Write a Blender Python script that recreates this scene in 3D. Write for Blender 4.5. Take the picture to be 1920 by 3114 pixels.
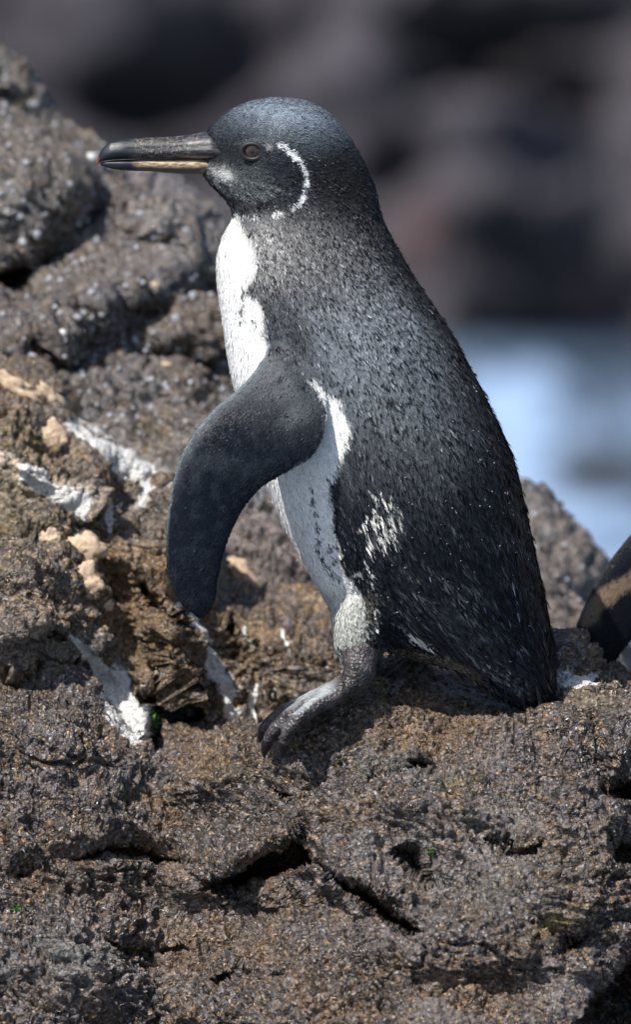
import bpy, math, random
import numpy as np
from mathutils import Vector, Matrix
from mathutils.bvhtree import BVHTree

random.seed(5)
rng = np.random.default_rng(5)
for o in list(bpy.data.objects):
    bpy.data.objects.remove(o)
scene = bpy.context.scene
COL = scene.collection

# ------------------------------------------------------------------ camera
PITCH = math.radians(8.0)
DIST = 8.0
FRAME_H = 0.75
S = FRAME_H / 3114.0
cam_d = bpy.data.cameras.new('camera')
cam = bpy.data.objects.new('camera', cam_d)
COL.objects.link(cam)
CAM = np.array([0.0, -DIST * math.cos(PITCH), DIST * math.sin(PITCH)])
cam.location = CAM
cam.rotation_euler = (math.radians(90) - PITCH, 0, 0)
cam_d.sensor_fit = 'VERTICAL'
cam_d.sensor_height = 36
cam_d.sensor_width = 36
cam_d.lens = 36 * DIST / FRAME_H
cam_d.clip_start = 0.1
cam_d.clip_end = 3000
cam_d.dof.use_dof = True
cam_d.dof.focus_distance = DIST - 0.03
cam_d.dof.aperture_fstop = 5.4
scene.camera = cam

# ------------------------------------------------------------------ light
SUN_TO = np.array([-0.43, -0.40, 0.81]); SUN_TO /= np.linalg.norm(SUN_TO)
sun_el = math.asin(SUN_TO[2])
sun_az = math.atan2(SUN_TO[0], SUN_TO[1])
world = bpy.data.worlds.new('World')
scene.world = world
world.use_nodes = True
wn = world.node_tree
wn.nodes.clear()
sky = wn.nodes.new('ShaderNodeTexSky')
sky.sky_type = 'NISHITA'
sky.sun_disc = False
sky.sun_elevation = sun_el
sky.sun_rotation = sun_az
bg = wn.nodes.new('ShaderNodeBackground')
bg.inputs['Strength'].default_value = 0.098
wo = wn.nodes.new('ShaderNodeOutputWorld')
wn.links.new(sky.outputs[0], bg.inputs[0])
wn.links.new(bg.outputs[0], wo.inputs[0])
sd = bpy.data.lights.new('sun', 'SUN')
sd.energy = 4.9
sd.angle = math.radians(0.5)
sd.color = (1.0, 0.955, 0.89)
sun = bpy.data.objects.new('sun', sd)
COL.objects.link(sun)
sun.rotation_euler = Vector(-SUN_TO).to_track_quat('-Z', 'Y').to_euler()
scene.view_settings.view_transform = 'Standard'
scene.view_settings.look = 'None'
scene.view_settings.exposure = 0.45
scene.view_settings.gamma = 1.0
scene.view_settings.use_curve_mapping = False
scene.render.engine = 'CYCLES'
scene.cycles.max_bounces = 6
scene.cycles.use_denoising = True

# ------------------------------------------------------------------ maths helpers
FWD = np.array([0, math.cos(PITCH), -math.sin(PITCH)])
RGT = np.array([1.0, 0, 0])
UPV = np.array([0, math.sin(PITCH), math.cos(PITCH)])


def ray_dir(px, py):
    px = np.asarray(px, float); py = np.asarray(py, float)
    return (FWD * DIST + RGT * ((px - 960) * S)[..., None] + UPV * ((1557 - py) * S)[..., None])


def at(px, py, Y):
    """the point at depth Y (metres behind the penguin) seen at photograph position px, py"""
    d = ray_dir(px, py)
    t = (np.asarray(Y, float) - CAM[1]) / d[..., 1]
    return CAM + d * t[..., None]


def project(P):
    v = P - CAM
    z = v @ FWD
    return 960 + (v @ RGT) / z * DIST / S, 1557 - (v @ UPV) / z * DIST / S


def sstep(a, b, x):
    t = np.clip((x - a) / (b - a + 1e-12), 0, 1)
    return t * t * (3 - 2 * t)


_perm = np.random.RandomState(11).permutation(256).astype(np.int32)
_perm = np.concatenate([_perm, _perm, _perm])
_g = np.random.RandomState(3).normal(size=(256, 3)).astype(np.float32)
_g /= np.linalg.norm(_g, axis=1)[:, None]
_r3 = np.random.RandomState(9).rand(256, 3).astype(np.float32)


def noise(P, scale, seed=0):
    """gradient noise, about -0.7..0.7"""
    P = (P * scale + seed * 17.31).astype(np.float32)
    I = np.floor(P).astype(np.int32)
    F = P - I
    U = F * F * F * (F * (F * 6 - 15) + 10)
    I &= 255
    out = 0
    for dx in (0, 1):
        wx = U[:, 0] if dx else 1 - U[:, 0]
        hx = _perm[I[:, 0] + dx]
        for dy in (0, 1):
            wy = U[:, 1] if dy else 1 - U[:, 1]
            hy = _perm[(hx + I[:, 1] + dy) & 511]
            for dz in (0, 1):
                wz = U[:, 2] if dz else 1 - U[:, 2]
                h = _perm[(hy + I[:, 2] + dz) & 511]
                g = _g[h]
                dot = g[:, 0] * (F[:, 0] - dx) + g[:, 1] * (F[:, 1] - dy) + g[:, 2] * (F[:, 2] - dz)
                out = out + wx * wy * wz * dot
    return out.astype(np.float64)


def fbm(P, scale, octs=4, seed=0, gain=0.5, ridged=False):
    a = 1.0; s = 0.0; n = 0
    for k in range(octs):
        v = noise(P, scale * 2.03 ** k, seed + k)
        if ridged:
            v = 0.35 - np.abs(v)
        n = n + a * v
        a *= gain
    return n


def worley(P, scale, seed=0):
    P = (P * scale + seed * 7.7).astype(np.float32)
    I = np.floor(P).astype(np.int32)
    f1 = np.full(len(P), 9.0, np.float32); f2 = f1.copy()
    for dx in (-1, 0, 1):
        for dy in (-1, 0, 1):
            for dz in (-1, 0, 1):
                J = I + np.array([dx, dy, dz], np.int32)
                Jm = J & 255
                h = _perm[(_perm[(_perm[Jm[:, 0]] + Jm[:, 1]) & 511] + Jm[:, 2]) & 511]
                q = J + _r3[h] - P
                d = np.sqrt((q * q).sum(1))
                m = d < f1
                f2 = np.where(m, f1, np.minimum(f2, d))
                f1 = np.where(m, d, f1)
    return f1.astype(np.float64), f2.astype(np.float64)


def seg_dist(px, py, pts):
    """distance to an open polyline and the position 0..1 along it"""
    best = np.full(px.shape, 1e9); tt = np.zeros(px.shape)
    n = len(pts) - 1
    for k in range(n):
        ax, ay = pts[k][:2]; bx, by = pts[k + 1][:2]
        dx, dy = bx - ax, by - ay
        t = np.clip(((px - ax) * dx + (py - ay) * dy) / (dx * dx + dy * dy + 1e-9), 0, 1)
        d = np.hypot(px - ax - t * dx, py - ay - t * dy)
        m = d < best
        best = np.where(m, d, best); tt = np.where(m, (k + t) / n, tt)
    return best, tt


def poly_sd(px, py, pts):
    """signed distance to a closed polygon, negative inside"""
    d, _ = seg_dist(px, py, list(pts) + [pts[0]])
    ins = np.zeros(px.shape, bool)
    n = len(pts)
    for k in range(n):
        ax, ay = pts[k]; bx, by = pts[(k + 1) % n]
        c = ((ay > py) != (by > py)) & (px < (bx - ax) * (py - ay) / (by - ay + 1e-12) + ax)
        ins ^= c
    return np.where(ins, -d, d)


def blob(px, py, cx, cy, rx, ry, rot=0.0):
    c, s = math.cos(math.radians(rot)), math.sin(math.radians(rot))
    u = ((px - cx) * c + (py - cy) * s) / rx
    v = (-(px - cx) * s + (py - cy) * c) / ry
    return np.exp(-(u * u + v * v))


# ------------------------------------------------------------------ object helpers
def mesh_from(name, V, F, smooth=True, colors=None, floats=None):
    V = np.asarray(V, np.float32)
    me = bpy.data.meshes.new(name)
    if isinstance(F, np.ndarray):
        n, k = F.shape
        me.vertices.add(len(V)); me.vertices.foreach_set('co', V.ravel())
        me.loops.add(n * k); me.loops.foreach_set('vertex_index', F.astype(np.int32).ravel())
        me.polygons.add(n)
        me.polygons.foreach_set('loop_start', np.arange(0, n * k, k, dtype=np.int32))
        me.update(calc_edges=True)
    else:
        me.from_pydata(V.tolist(), [], F)
        me.update()
    if colors is not None:
        a = me.color_attributes.new('tint', 'FLOAT_COLOR', 'POINT')
        c = np.ones((len(V), 4), np.float32); c[:, :3] = colors
        a.data.foreach_set('color', c.ravel())
    if floats:
        for k2, v in floats.items():
            a = me.attributes.new(k2, 'FLOAT', 'POINT')
            a.data.foreach_set('value', np.asarray(v, np.float32))
    if smooth:
        me.polygons.foreach_set('use_smooth', np.ones(len(me.polygons), bool))
    me.validate(verbose=False)
    return me


def link(name, me, mat=None, parent=None, loc=(0, 0, 0)):
    o = bpy.data.objects.new(name, me)
    COL.objects.link(o)
    if mat and not me.materials:
        me.materials.append(mat)
    o.location = loc
    if parent:
        o.parent = parent
    return o


def tag(o, label=None, cat=None, group=None, kind=None):
    if label: o['label'] = label
    if cat: o['category'] = cat
    if group: o['group'] = group
    if kind: o['kind'] = kind
    return o


def empty(name, loc):
    o = bpy.data.objects.new(name, None)
    o.empty_display_size = 0.05
    COL.objects.link(o)
    o.location = loc
    return o


def remesh(V, F, voxel, smooth_it=6, factor=0.5):
    me = bpy.data.meshes.new('tmp')
    me.from_pydata(np.asarray(V).tolist(), [], F)
    me.update()
    o = bpy.data.objects.new('tmp', me)
    COL.objects.link(o)
    m = o.modifiers.new('r', 'REMESH'); m.mode = 'VOXEL'; m.voxel_size = voxel
    m2 = o.modifiers.new('s', 'SMOOTH'); m2.iterations = smooth_it; m2.factor = factor
    dg = bpy.context.evaluated_depsgraph_get()
    e = o.evaluated_get(dg)
    m3 = bpy.data.meshes.new_from_object(e)
    Vn = np.empty(len(m3.vertices) * 3, np.float32); m3.vertices.foreach_get('co', Vn)
    Fn = [tuple(p.vertices) for p in m3.polygons]
    bpy.data.objects.remove(o); bpy.data.meshes.remove(me); bpy.data.meshes.remove(m3)
    return Vn.reshape(-1, 3).astype(float), np.array([f if len(f) == 4 else (f[0], f[1], f[2], f[2]) for f in Fn])


def vert_normals(V, F):
    a = V[F[:, 2]] - V[F[:, 0]]; b = V[F[:, 3]] - V[F[:, 1]]
    n = np.cross(a, b)
    N = np.zeros_like(V)
    for k in range(4):
        for c in range(3):
            N[:, c] += np.bincount(F[:, k], n[:, c], len(V))
    return N / (np.linalg.norm(N, axis=1)[:, None] + 1e-12)


def loft(sections, cap=True):
    """sections: list of (n,3) rings"""
    n = len(sections[0]); V = np.concatenate(sections); F = []
    for i in range(len(sections) - 1):
        for k in range(n):
            a = i * n + k; b = i * n + (k + 1) % n
            F.append((a, b, b + n, a + n))
    if cap:
        F.append(tuple(range(n - 1, -1, -1)))
        F.append(tuple(range(len(V) - n, len(V))))
    return V, F


def merge(parts):
    Vs, Fs, o = [], [], 0
    for V, F in parts:
        Vs.append(np.asarray(V)); Fs += [tuple(int(i) + o for i in f) for f in F]; o += len(V)
    return np.concatenate(Vs), Fs


def tube(pts, radii, n=14, flat=1.0, ref=(0, 1, 0)):
    """tube along points, circle radius radii; flat scales the direction perpendicular to ref"""
    pts = np.asarray(pts, float); secs = []
    ref = np.asarray(ref, float)
    for i, p in enumerate(pts):
        t = pts[min(i + 1, len(pts) - 1)] - pts[max(i - 1, 0)]
        t /= np.linalg.norm(t) + 1e-12
        u = ref - t * (ref @ t); u /= np.linalg.norm(u) + 1e-12
        v = np.cross(t, u)
        a = np.linspace(0, 2 * math.pi, n, endpoint=False)
        secs.append(p + radii[i] * (np.cos(a)[:, None] * u + flat * np.sin(a)[:, None] * v))
    t0 = pts[0] - pts[1]; t0 /= np.linalg.norm(t0)
    t1 = pts[-1] - pts[-2]; t1 /= np.linalg.norm(t1)
    first, last = secs[0], secs[-1]
    c0, c1 = pts[0], pts[-1]
    secs = [c0 + (first - c0) * 0.55 + t0 * radii[0] * 0.8] + secs + [c1 + (last - c1) * 0.55 + t1 * radii[-1] * 0.8]
    return loft(secs)


def lerp_table(tab, x, col):
    xs = [r[0] for r in tab]; ys = [r[col] for r in tab]
    return np.interp(x, xs, ys)


def smooth_table(tab, xs, col, win=9):
    y = lerp_table(tab, xs, col)
    k = np.hanning(win + 2)[1:-1]; k /= k.sum()
    yp = np.concatenate([np.full(win // 2, y[0]) - (y[1] - y[0]) * np.arange(win // 2, 0, -1) * 0, y,
                         np.full(win // 2, y[-1])])
    return np.convolve(yp, k, 'valid')


def stone_mesh(rx, ry, rz, seed, rough=0.25, sub=3):
    import bmesh
    bm = bmesh.new()
    bmesh.ops.create_icosphere(bm, subdivisions=sub, radius=1.0)
    V = np.array([v.co[:] for v in bm.verts]); F = [tuple(v.index for v in f.verts) for f in bm.faces]
    bm.free()
    d = 1 + rough * fbm(V, 1.3, 3, seed) * 1.3 + rough * 0.4 * noise(V, 5, seed + 1)
    V = V * d[:, None]
    return V * np.array([rx, ry, rz]), F


# ------------------------------------------------------------------ node helpers
class NT:
    def __init__(self, name, rough=0.8, spec=0.3):
        self.m = bpy.data.materials.new(name)
        self.m.use_nodes = True
        self.t = self.m.node_tree
        self.b = self.t.nodes['Principled BSDF']
        self.b.inputs['Roughness'].default_value = rough
        self.b.inputs['Specular IOR Level'].default_value = spec
        g = self.t.nodes.new('ShaderNodeTexCoord')
        self.co = g.outputs['Object']

    def n(self, kind, **kw):
        x = self.t.nodes.new(kind)
        for k, v in kw.items():
            setattr(x, k, v)
        return x

    def put(self, sock, v):
        if isinstance(v, bpy.types.NodeSocket):
            self.t.links.new(v, sock)
        elif v is not None:
            if hasattr(sock.default_value, '__len__') and not hasattr(v, '__len__'):
                v = (v, v, v, 1)
            if hasattr(v, '__len__') and len(v) == 3 and len(sock.default_value) == 4:
                v = (*v, 1)
            sock.default_value = v

    def noise(self, scale, detail=4, rough=0.55, co=None, dist=0.0):
        x = self.n('ShaderNodeTexNoise')
        self.put(x.inputs['Vector'], co or self.co)
        x.inputs['Scale'].default_value = scale
        x.inputs['Detail'].default_value = detail
        x.inputs['Roughness'].default_value = rough
        x.inputs['Distortion'].default_value = dist
        return x.outputs['Fac']

    def vor(self, scale, feature='F1', out='Distance', rand=1.0):
        x = self.n('ShaderNodeTexVoronoi', feature=feature)
        self.put(x.inputs['Vector'], self.co)
        x.inputs['Scale'].default_value = scale
        x.inputs['Randomness'].default_value = rand
        return x.outputs[out]

    def ramp(self, fac, stops, interp='LINEAR'):
        x = self.n('ShaderNodeValToRGB')
        x.color_ramp.interpolation = interp
        e = x.color_ramp.elements
        while len(e) < len(stops):
            e.new(0.5)
        for k, (p, c) in enumerate(stops):
            e[k].position = p
            e[k].color = (c, c, c, 1) if not hasattr(c, '__len__') else (*c, 1)
        self.put(x.inputs[0], fac)
        return x.outputs[0]

    def mix(self, fac, a, b, mode='MIX'):
        x = self.n('ShaderNodeMix', data_type='RGBA', blend_type=mode)
        self.put(x.inputs[0], fac); self.put(x.inputs[6], a); self.put(x.inputs[7], b)
        return x.outputs[2]

    def math(self, op, a, b=None, clamp=False):
        x = self.n('ShaderNodeMath', operation=op, use_clamp=clamp)
        self.put(x.inputs[0], a)
        if b is not None:
            self.put(x.inputs[1], b)
        return x.outputs[0]

    def attr(self, name, out='Fac'):
        x = self.n('ShaderNodeAttribute', attribute_name=name)
        return x.outputs[out]

    def bump(self, h, dist, strength=1.0, prev=None):
        x = self.n('ShaderNodeBump')
        x.inputs['Distance'].default_value = dist
        x.inputs['Strength'].default_value = strength
        self.put(x.inputs['Height'], h)
        if prev is not None:
            self.put(x.inputs['Normal'], prev)
        return x.outputs[0]

    def done(self, color=None, normal=None, rough=None):
        if color is not None: self.put(self.b.inputs['Base Color'], color)
        if normal is not None: self.put(self.b.inputs['Normal'], normal)
        if rough is not None: self.put(self.b.inputs['Roughness'], rough)
        return self.m


# ------------------------------------------------------------------ rock materials
def rock_material(name, dark, mid, light, tan, speck=1.0, wet=0.55, ochre=0.35, gran=185):
    N = NT(name, wet, 0.8)
    wob = N.n('ShaderNodeTexNoise'); N.put(wob.inputs['Vector'], N.co); wob.inputs['Scale'].default_value = 210; wob.inputs['Detail'].default_value = 3
    off = N.n('ShaderNodeVectorMath', operation='MULTIPLY_ADD')
    N.put(off.inputs[0], wob.outputs['Color']); off.inputs[1].default_value = (0.0075,) * 3; N.put(off.inputs[2], N.co)
    warped = off.outputs[0]
    big = N.noise(9, 3, 0.55)
    med = N.noise(46, 5, 0.65, dist=0.4)
    fin = N.noise(260, 4, 0.7)
    vf = N.noise(620, 2, 0.6)
    c = N.mix(N.ramp(med, [(0.36, 0), (0.60, 1)]), dark, mid)
    c = N.mix(N.ramp(big, [(0.45, 0), (0.60, 1)]), c, N.mix(0.6, c, light))
    c = N.mix(N.ramp(N.noise(24, 4, 0.65), [(0.36, 0.85), (0.47, 0)]), c, dark)
    # granules, each a little different in colour
    vg = N.n('ShaderNodeTexVoronoi', feature='F1')
    N.put(vg.inputs['Vector'], warped); vg.inputs['Scale'].default_value = gran
    sg = N.n('ShaderNodeSeparateColor'); N.put(sg.inputs[0], vg.outputs['Color'])
    gcol = N.ramp(sg.outputs[0], [(0.0, dark), (0.22, tuple(0.75 * v for v in mid)), (0.42, (0.17, 0.155, 0.175)), (0.60, mid), (0.74, tuple(0.6 * v for v in tan)), (0.86, tan), (0.94, light)], 'CONSTANT')
    gmask = N.ramp(N.noise(20, 3, 0.6), [(0.40, 0.12), (0.58, 0.62)])
    c = N.mix(gmask, c, gcol)
    c = N.mix(N.math('MULTIPLY', N.ramp(vg.outputs['Distance'], [(0.42, 0), (0.70, 1.0)]), gmask), c, dark)
    # rusty / ochre film in patches
    c = N.mix(N.math('MULTIPLY', N.ramp(N.noise(17, 4, 0.6), [(0.5, 0), (0.68, 1)]), ochre), c, tan)
    # grain
    c = N.mix(N.ramp(fin, [(0.38, 0), (0.50, 1)]), N.mix(1.0, c, (0.16, 0.14, 0.14), 'MULTIPLY'), c)
    c = N.mix(N.ramp(fin, [(0.53, 0), (0.64, 0.9)]), c, light)
    # crystals and lichen grains, plus small pits painted black
    vc = N.n('ShaderNodeTexVoronoi', feature='F1')
    N.put(vc.inputs['Vector'], warped)
    vc.inputs['Scale'].default_value = 400
    sep = N.n('ShaderNodeSeparateColor'); N.put(sep.inputs[0], vc.outputs['Color'])
    near = N.ramp(vc.outputs['Distance'], [(0.30, 1), (0.5, 0)])
    m1 = N.math('MULTIPLY', N.ramp(sep.outputs[0], [(0.74, 0), (0.80, 0.9)]), near)
    c = N.mix(N.math('MULTIPLY', m1, speck), c, N.mix(0.45, tan, (0.75, 0.52, 0.28)))
    m2 = N.math('MULTIPLY', N.ramp(sep.outputs[1], [(0.86, 0), (0.90, 0.8)]), near)
    c = N.mix(N.math('MULTIPLY', m2, speck), c, (0.50, 0.48, 0.50))
    m3 = N.math('MULTIPLY', N.ramp(sep.outputs[2], [(0.70, 0), (0.74, 0.85)]), near)
    c = N.mix(N.math('MULTIPLY', m3, speck), c, (0.012, 0.010, 0.010))
    # tint from the surface map: stains that belong to the rock
    t = N.attr('tint', 'Color')
    c = N.mix(N.attr('stain_or_light'), c, N.mix(1.0, t, N.ramp(fin, [(0.34, 0.18), (0.66, 1.35)]), 'MULTIPLY'))
    # droppings
    g = N.math('ADD', N.attr('guano'), N.math('MULTIPLY', N.math('SUBTRACT', N.noise(190, 6, 0.75, dist=0.6), 0.5), 1.6))
    gm = N.ramp(g, [(0.44, 0), (0.60, 1)])
    gc = N.mix(N.ramp(vf, [(0.35, 0), (0.6, 1)]), (0.62, 0.60, 0.56), (0.88, 0.88, 0.86))
    c = N.mix(gm, c, gc)
    b1 = N.bump(fin, 0.0042, 1.0)
    b2 = N.bump(vf, 0.0012, 0.9, b1)
    b3 = N.bump(vc.outputs['Distance'], 0.0012, 0.8, N.bump(N.math('MULTIPLY', vg.outputs['Distance'], N.math('MULTIPLY', gmask, -1.0)), 0.0060, 0.9, b2))
    r = N.ramp(N.noise(120, 3), [(0.35, 0.16), (0.62, 0.50)])
    return N.done(c, b3, r)


M_rock_front = rock_material('pitted lava', (0.010, 0.007, 0.005), (0.068, 0.044, 0.030), (0.235, 0.205, 0.205), (0.36, 0.19, 0.055), ochre=0.34, gran=215)
M_rock_mid = rock_material('brown lava', (0.015, 0.009, 0.005), (0.115, 0.073, 0.036), (0.36, 0.29, 0.23), (0.42, 0.25, 0.085), ochre=0.6, gran=150)
M_rock_back = rock_material('grey lava', (0.024, 0.020, 0.018), (0.11, 0.096, 0.087), (0.33, 0.31, 0.31), (0.24, 0.16, 0.085), ochre=0.4, wet=0.6, gran=90)


# ------------------------------------------------------------------ rocks
GUANO_POLYS = [
    [(215, 1275), (262, 1292), (340, 1340), (450, 1368), (508, 1400), (500, 1432), (532, 1450), (530, 1500), (470, 1500),
     (445, 1548), (418, 1545), (432, 1490), (380, 1455), (318, 1425), (262, 1375)],
    [(70, 1405), (130, 1430), (190, 1490), (240, 1530), (245, 1592), (185, 1565), (135, 1505), (80, 1450)],
    [(215, 1940), (262, 1980), (335, 2060), (400, 2120), (445, 2165), (478, 2300), (455, 2312), (440, 2245), (385, 2275),
     (300, 2180), (265, 2080)],
    [(352, 2245), (440, 2215), (470, 2300), (440, 2330), (430, 2262), (380, 2280)],
    [(1668, 2090), (1700, 2062), (1735, 2052), (1800, 2064), (1798, 2098), (1768, 2104), (1745, 2092), (1715, 2090), (1672, 2120)],
]
GUANO_LINES = [
    ([(560, 1845), (600, 1895), (636, 1950), (648, 2030), (676, 2085), (694, 2170), (716, 2220)], 22),
    ([(762, 2105), (766, 2200)], 12),
    ([(745, 1905), (770, 1960)], 7),
    ([(850, 1905), (872, 1960)], 6),
    ([(300, 1560), (330, 1620)], 8),
    ([(240, 1700), (300, 1760)], 6),
    ([(255, 2330), (285, 2345)], 14),
    ([(370, 1530), (310, 1560), (330, 1590)], 8),
    ([(1880, 2120), (1900, 2130)], 6),
]
PALE_POLYS = [
    [(0, 1400), (85, 1398), (140, 1440), (215, 1500), (200, 1560), (120, 1480), (40, 1445), (0, 1440)],
]


def guano_map(px, py):
    g = np.zeros(px.shape)
    for p in GUANO_POLYS:
        g = np.maximum(g, sstep(28, -8, poly_sd(px, py, p)))
    for pts, w in GUANO_LINES:
        d, t = seg_dist(px, py, pts)
        g = np.maximum(g, sstep(w * 1.7, 0, d) * 1.1)
    for cx, cy, rx, ry, a in [(670, 2210, 70, 45, 0.42), (350, 1590, 60, 60, 0.30), (820, 1960, 160, 70, 0.25),
                              (430, 1650, 90, 80, 0.22), (320, 2120, 50, 90, 0.35), (100, 2250, 120, 60, 0.16),
                              (300, 2320, 160, 60, 0.18)]:
        g = np.maximum(g, a * blob(px, py, cx, cy, rx, ry))
    return g


def grid_rock(name, cols, ridge, ridge_y, prof, bottom, rows, relief, disp, mat, label, back_drop=1.0, stain_or_light=None,
              back_n=44, back_len=0.55, guano=True):
    """A boulder whose front is described where it stands: its crest line, how it falls towards the viewer, and the
    hollows and ledges on it; it then rolls over the crest and drops away behind."""
    nc = len(cols); nr = len(rows)
    rp = np.interp(cols, [r[0] for r in ridge], [r[1] for r in ridge])
    ry = np.interp(cols, [r[0] for r in ridge_y], [r[1] for r in ridge_y])
    k = np.hanning(13); k /= k.sum()
    rp = np.convolve(np.pad(rp, 6, 'edge'), k, 'valid')
    k = np.hanning(61); k /= k.sum(); ry = np.convolve(np.pad(ry, 30, 'edge'), k, 'valid')
    PX = np.repeat(cols[None], nr, 0)
    PY = rp[None] + rows[:, None] * (bottom - rp)[None]
    T = PY - rp[None]
    Y = ry[None] + prof(PX, T)
    Y = Y + relief(PX, PY) * sstep(0, 60, T)
    front = at(PX, PY, Y)                                   # nr, nc, 3
    top = front[0]
    s = np.linspace(0, 1, back_n + 1)[1:] ** 1.6
    back = []
    for q in s:
        p = top.copy()
        p[:, 1] += q * back_len
        p[:, 2] -= (0.04 * q + (q ** 2.2) * 1.6) * back_drop
        back.append(p)
    back = np.array(back[::-1])
    G = np.concatenate([back, front])
    R, Cn = G.shape[:2]
    du = np.gradient(G, axis=1); dv = np.gradient(G, axis=0)
    Nn = np.cross(du, dv); Nn /= np.linalg.norm(Nn, axis=2)[..., None] + 1e-12
    if Nn[-nr // 2, Cn // 2, 1] > 0:
        Nn = -Nn
    P = G.reshape(-1, 3); Nf = Nn.reshape(-1, 3)
    ppx, ppy = project(P)
    d = disp(P, ppx, ppy)
    P2 = P + Nf * d[:, None]
    idx = np.arange(R * Cn).reshape(R, Cn)
    F = np.stack([idx[:-1, :-1], idx[1:, :-1], idx[1:, 1:], idx[:-1, 1:]], -1).reshape(-1, 4)
    g = guano_map(ppx, ppy) if guano else np.zeros(len(P))
    isback = np.zeros((R, Cn), bool); isback[:back_n] = True
    g = np.where(isback.ravel(), g * 0.5, g)
    tint = np.tile(np.array([0.3, 0.2, 0.1]), (len(P), 1)); st = np.zeros(len(P))
    for (cx, cy, rx, ry2, rot, col, amt) in (stain_or_light or []):
        w = blob(ppx, ppy, cx, cy, rx, ry2, rot) * amt
        m = w > st
        tint[m] = col; st = np.maximum(st, w)
    st = np.clip(st * (0.75 + 0.9 * noise(P, 60, 5)), 0, 0.95)
    base = np.array([P2[:, 0].mean(), P2[:, 1].mean(), P2[:, 2].min()])
    base = np.array([0.0, float(np.median(P2[:, 1])), -1.6])
    me = mesh_from(name, P2 - base, F, True, tint, {'guano': g, 'stain_or_light': st})
    # stay in world coordinates for the material: keep object coords = world by baking the offset
    o = link(name, me, mat, None, base)
    tag(o, label, 'rock')
    bvh = BVHTree.FromPolygons([Vector(v) for v in P2[F[:, 0]][:0]] or [Vector((0, 0, 0))], [[0, 0, 0]]) if False else None
    return o, P2, F


def front_disp(amp=1.0, sc=1.0, seed=0):
    def f(P, px, py):
        Q = P * sc
        a = fbm(Q * np.array([0.6, 1, 1.2]), 13, 3, seed) * 0.006
        bx = Q[:, 0] * 0.94 - Q[:, 2] * 0.34; bz = Q[:, 0] * 0.34 + Q[:, 2] * 0.94
        Bq = np.stack([bx * 0.42, Q[:, 1], bz * 1.25], 1)
        r = fbm(Bq, 34, 4, seed + 3, ridged=True, gain=0.6) * 0.0075
        w1, w2 = worley(Q + 0.004 * np.stack([noise(Q, 60, 1), noise(Q, 60, 2), noise(Q, 60, 3)], 1), 62, seed)
        crag = (np.clip(w2 - w1, 0, 0.5) - 0.25) * 0.0045 + fbm(Q, 75, 3, seed + 9, ridged=True) * 0.0042
        c1 = np.abs(noise(Bq, 90, seed + 11)); c2 = np.abs(noise(Bq, 52, seed + 12))
        gate = sstep(-0.1, 0.2, noise(Q, 16, seed + 13))
        crag = crag - sstep(0.07, 0.0, c1) * 0.0032 * gate - sstep(0.045, 0.0, c2) * 0.0065 * sstep(-0.05, 0.25, noise(Q, 11, seed + 14))
        crag = crag + np.clip(noise(Q, 60, seed + 15), 0.02, 1) * 0.009
        hh = fbm(Bq, 17, 4, seed + 21, gain=0.55) * 7.0
        fr = hh - np.floor(hh)
        crag = crag + (np.floor(hh) + sstep(0.40, 0.60, fr) + 0.15 * fr) * 0.0046
        g_ = guano_map(px, py)
        pit1, _ = worley(Q, 120, seed + 4)
        pits = -sstep(0.36, 0.12, pit1) * 0.0042 * sstep(-0.05, 0.25, noise(Q, 25, 8))
        pit2, _ = worley(Q, 260, seed + 5)
        pits2 = -sstep(0.42, 0.15, pit2) * 0.0022
        fine = noise(Q, 170, 6) * 0.0036 * sstep(-0.25, 0.2, noise(Q, 20, 31)) + noise(Q, 360, 7) * 0.0011
        return (a + 0.001 + (r + crag + pits + pits2 + fine) * (1 - 0.55 * np.clip(g_, 0, 1))) * amp
    return f


def cracks_relief(holes, lines, bumps, tilt=None):
    def f(px, py):
        y = np.zeros(px.shape)
        P = np.stack([px * 0.001, py * 0.001, np.zeros(px.shape)], -1).reshape(-1, 3)
        jit = (fbm(P, 18, 3, 2) * 26).reshape(px.shape)
        for (cx, cy, rx, ry, rot, amt) in bumps:
            y = y + amt * blob(px, py, cx, cy, rx, ry, rot)
        for (poly, depth, soft) in holes:
            y = y + depth * sstep(soft, -soft, poly_sd(px, py, poly) - 7 + jit * 0.42)
        for (pts, w, depth) in lines:
            d, t = seg_dist(px, py, pts)
            ww = w * 1.45 * (0.35 + 0.65 * np.sin(np.clip(t, 0.02, 0.98) * math.pi))
            y = y + depth * sstep(ww, ww * 0.35, d + jit * 0.42)
        return y
    return f


def col_axis(lo, hi, step, out_lo, out_hi, out_n=26):
    d = np.arange(lo, hi, step)
    a = lo - (lo - out_lo) * (np.linspace(1, 0, out_n, endpoint=False) ** 1.7)
    b = hi + (out_hi - hi) * (np.linspace(0, 1, out_n) ** 1.7)
    return np.concatenate([a, d, b])


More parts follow.
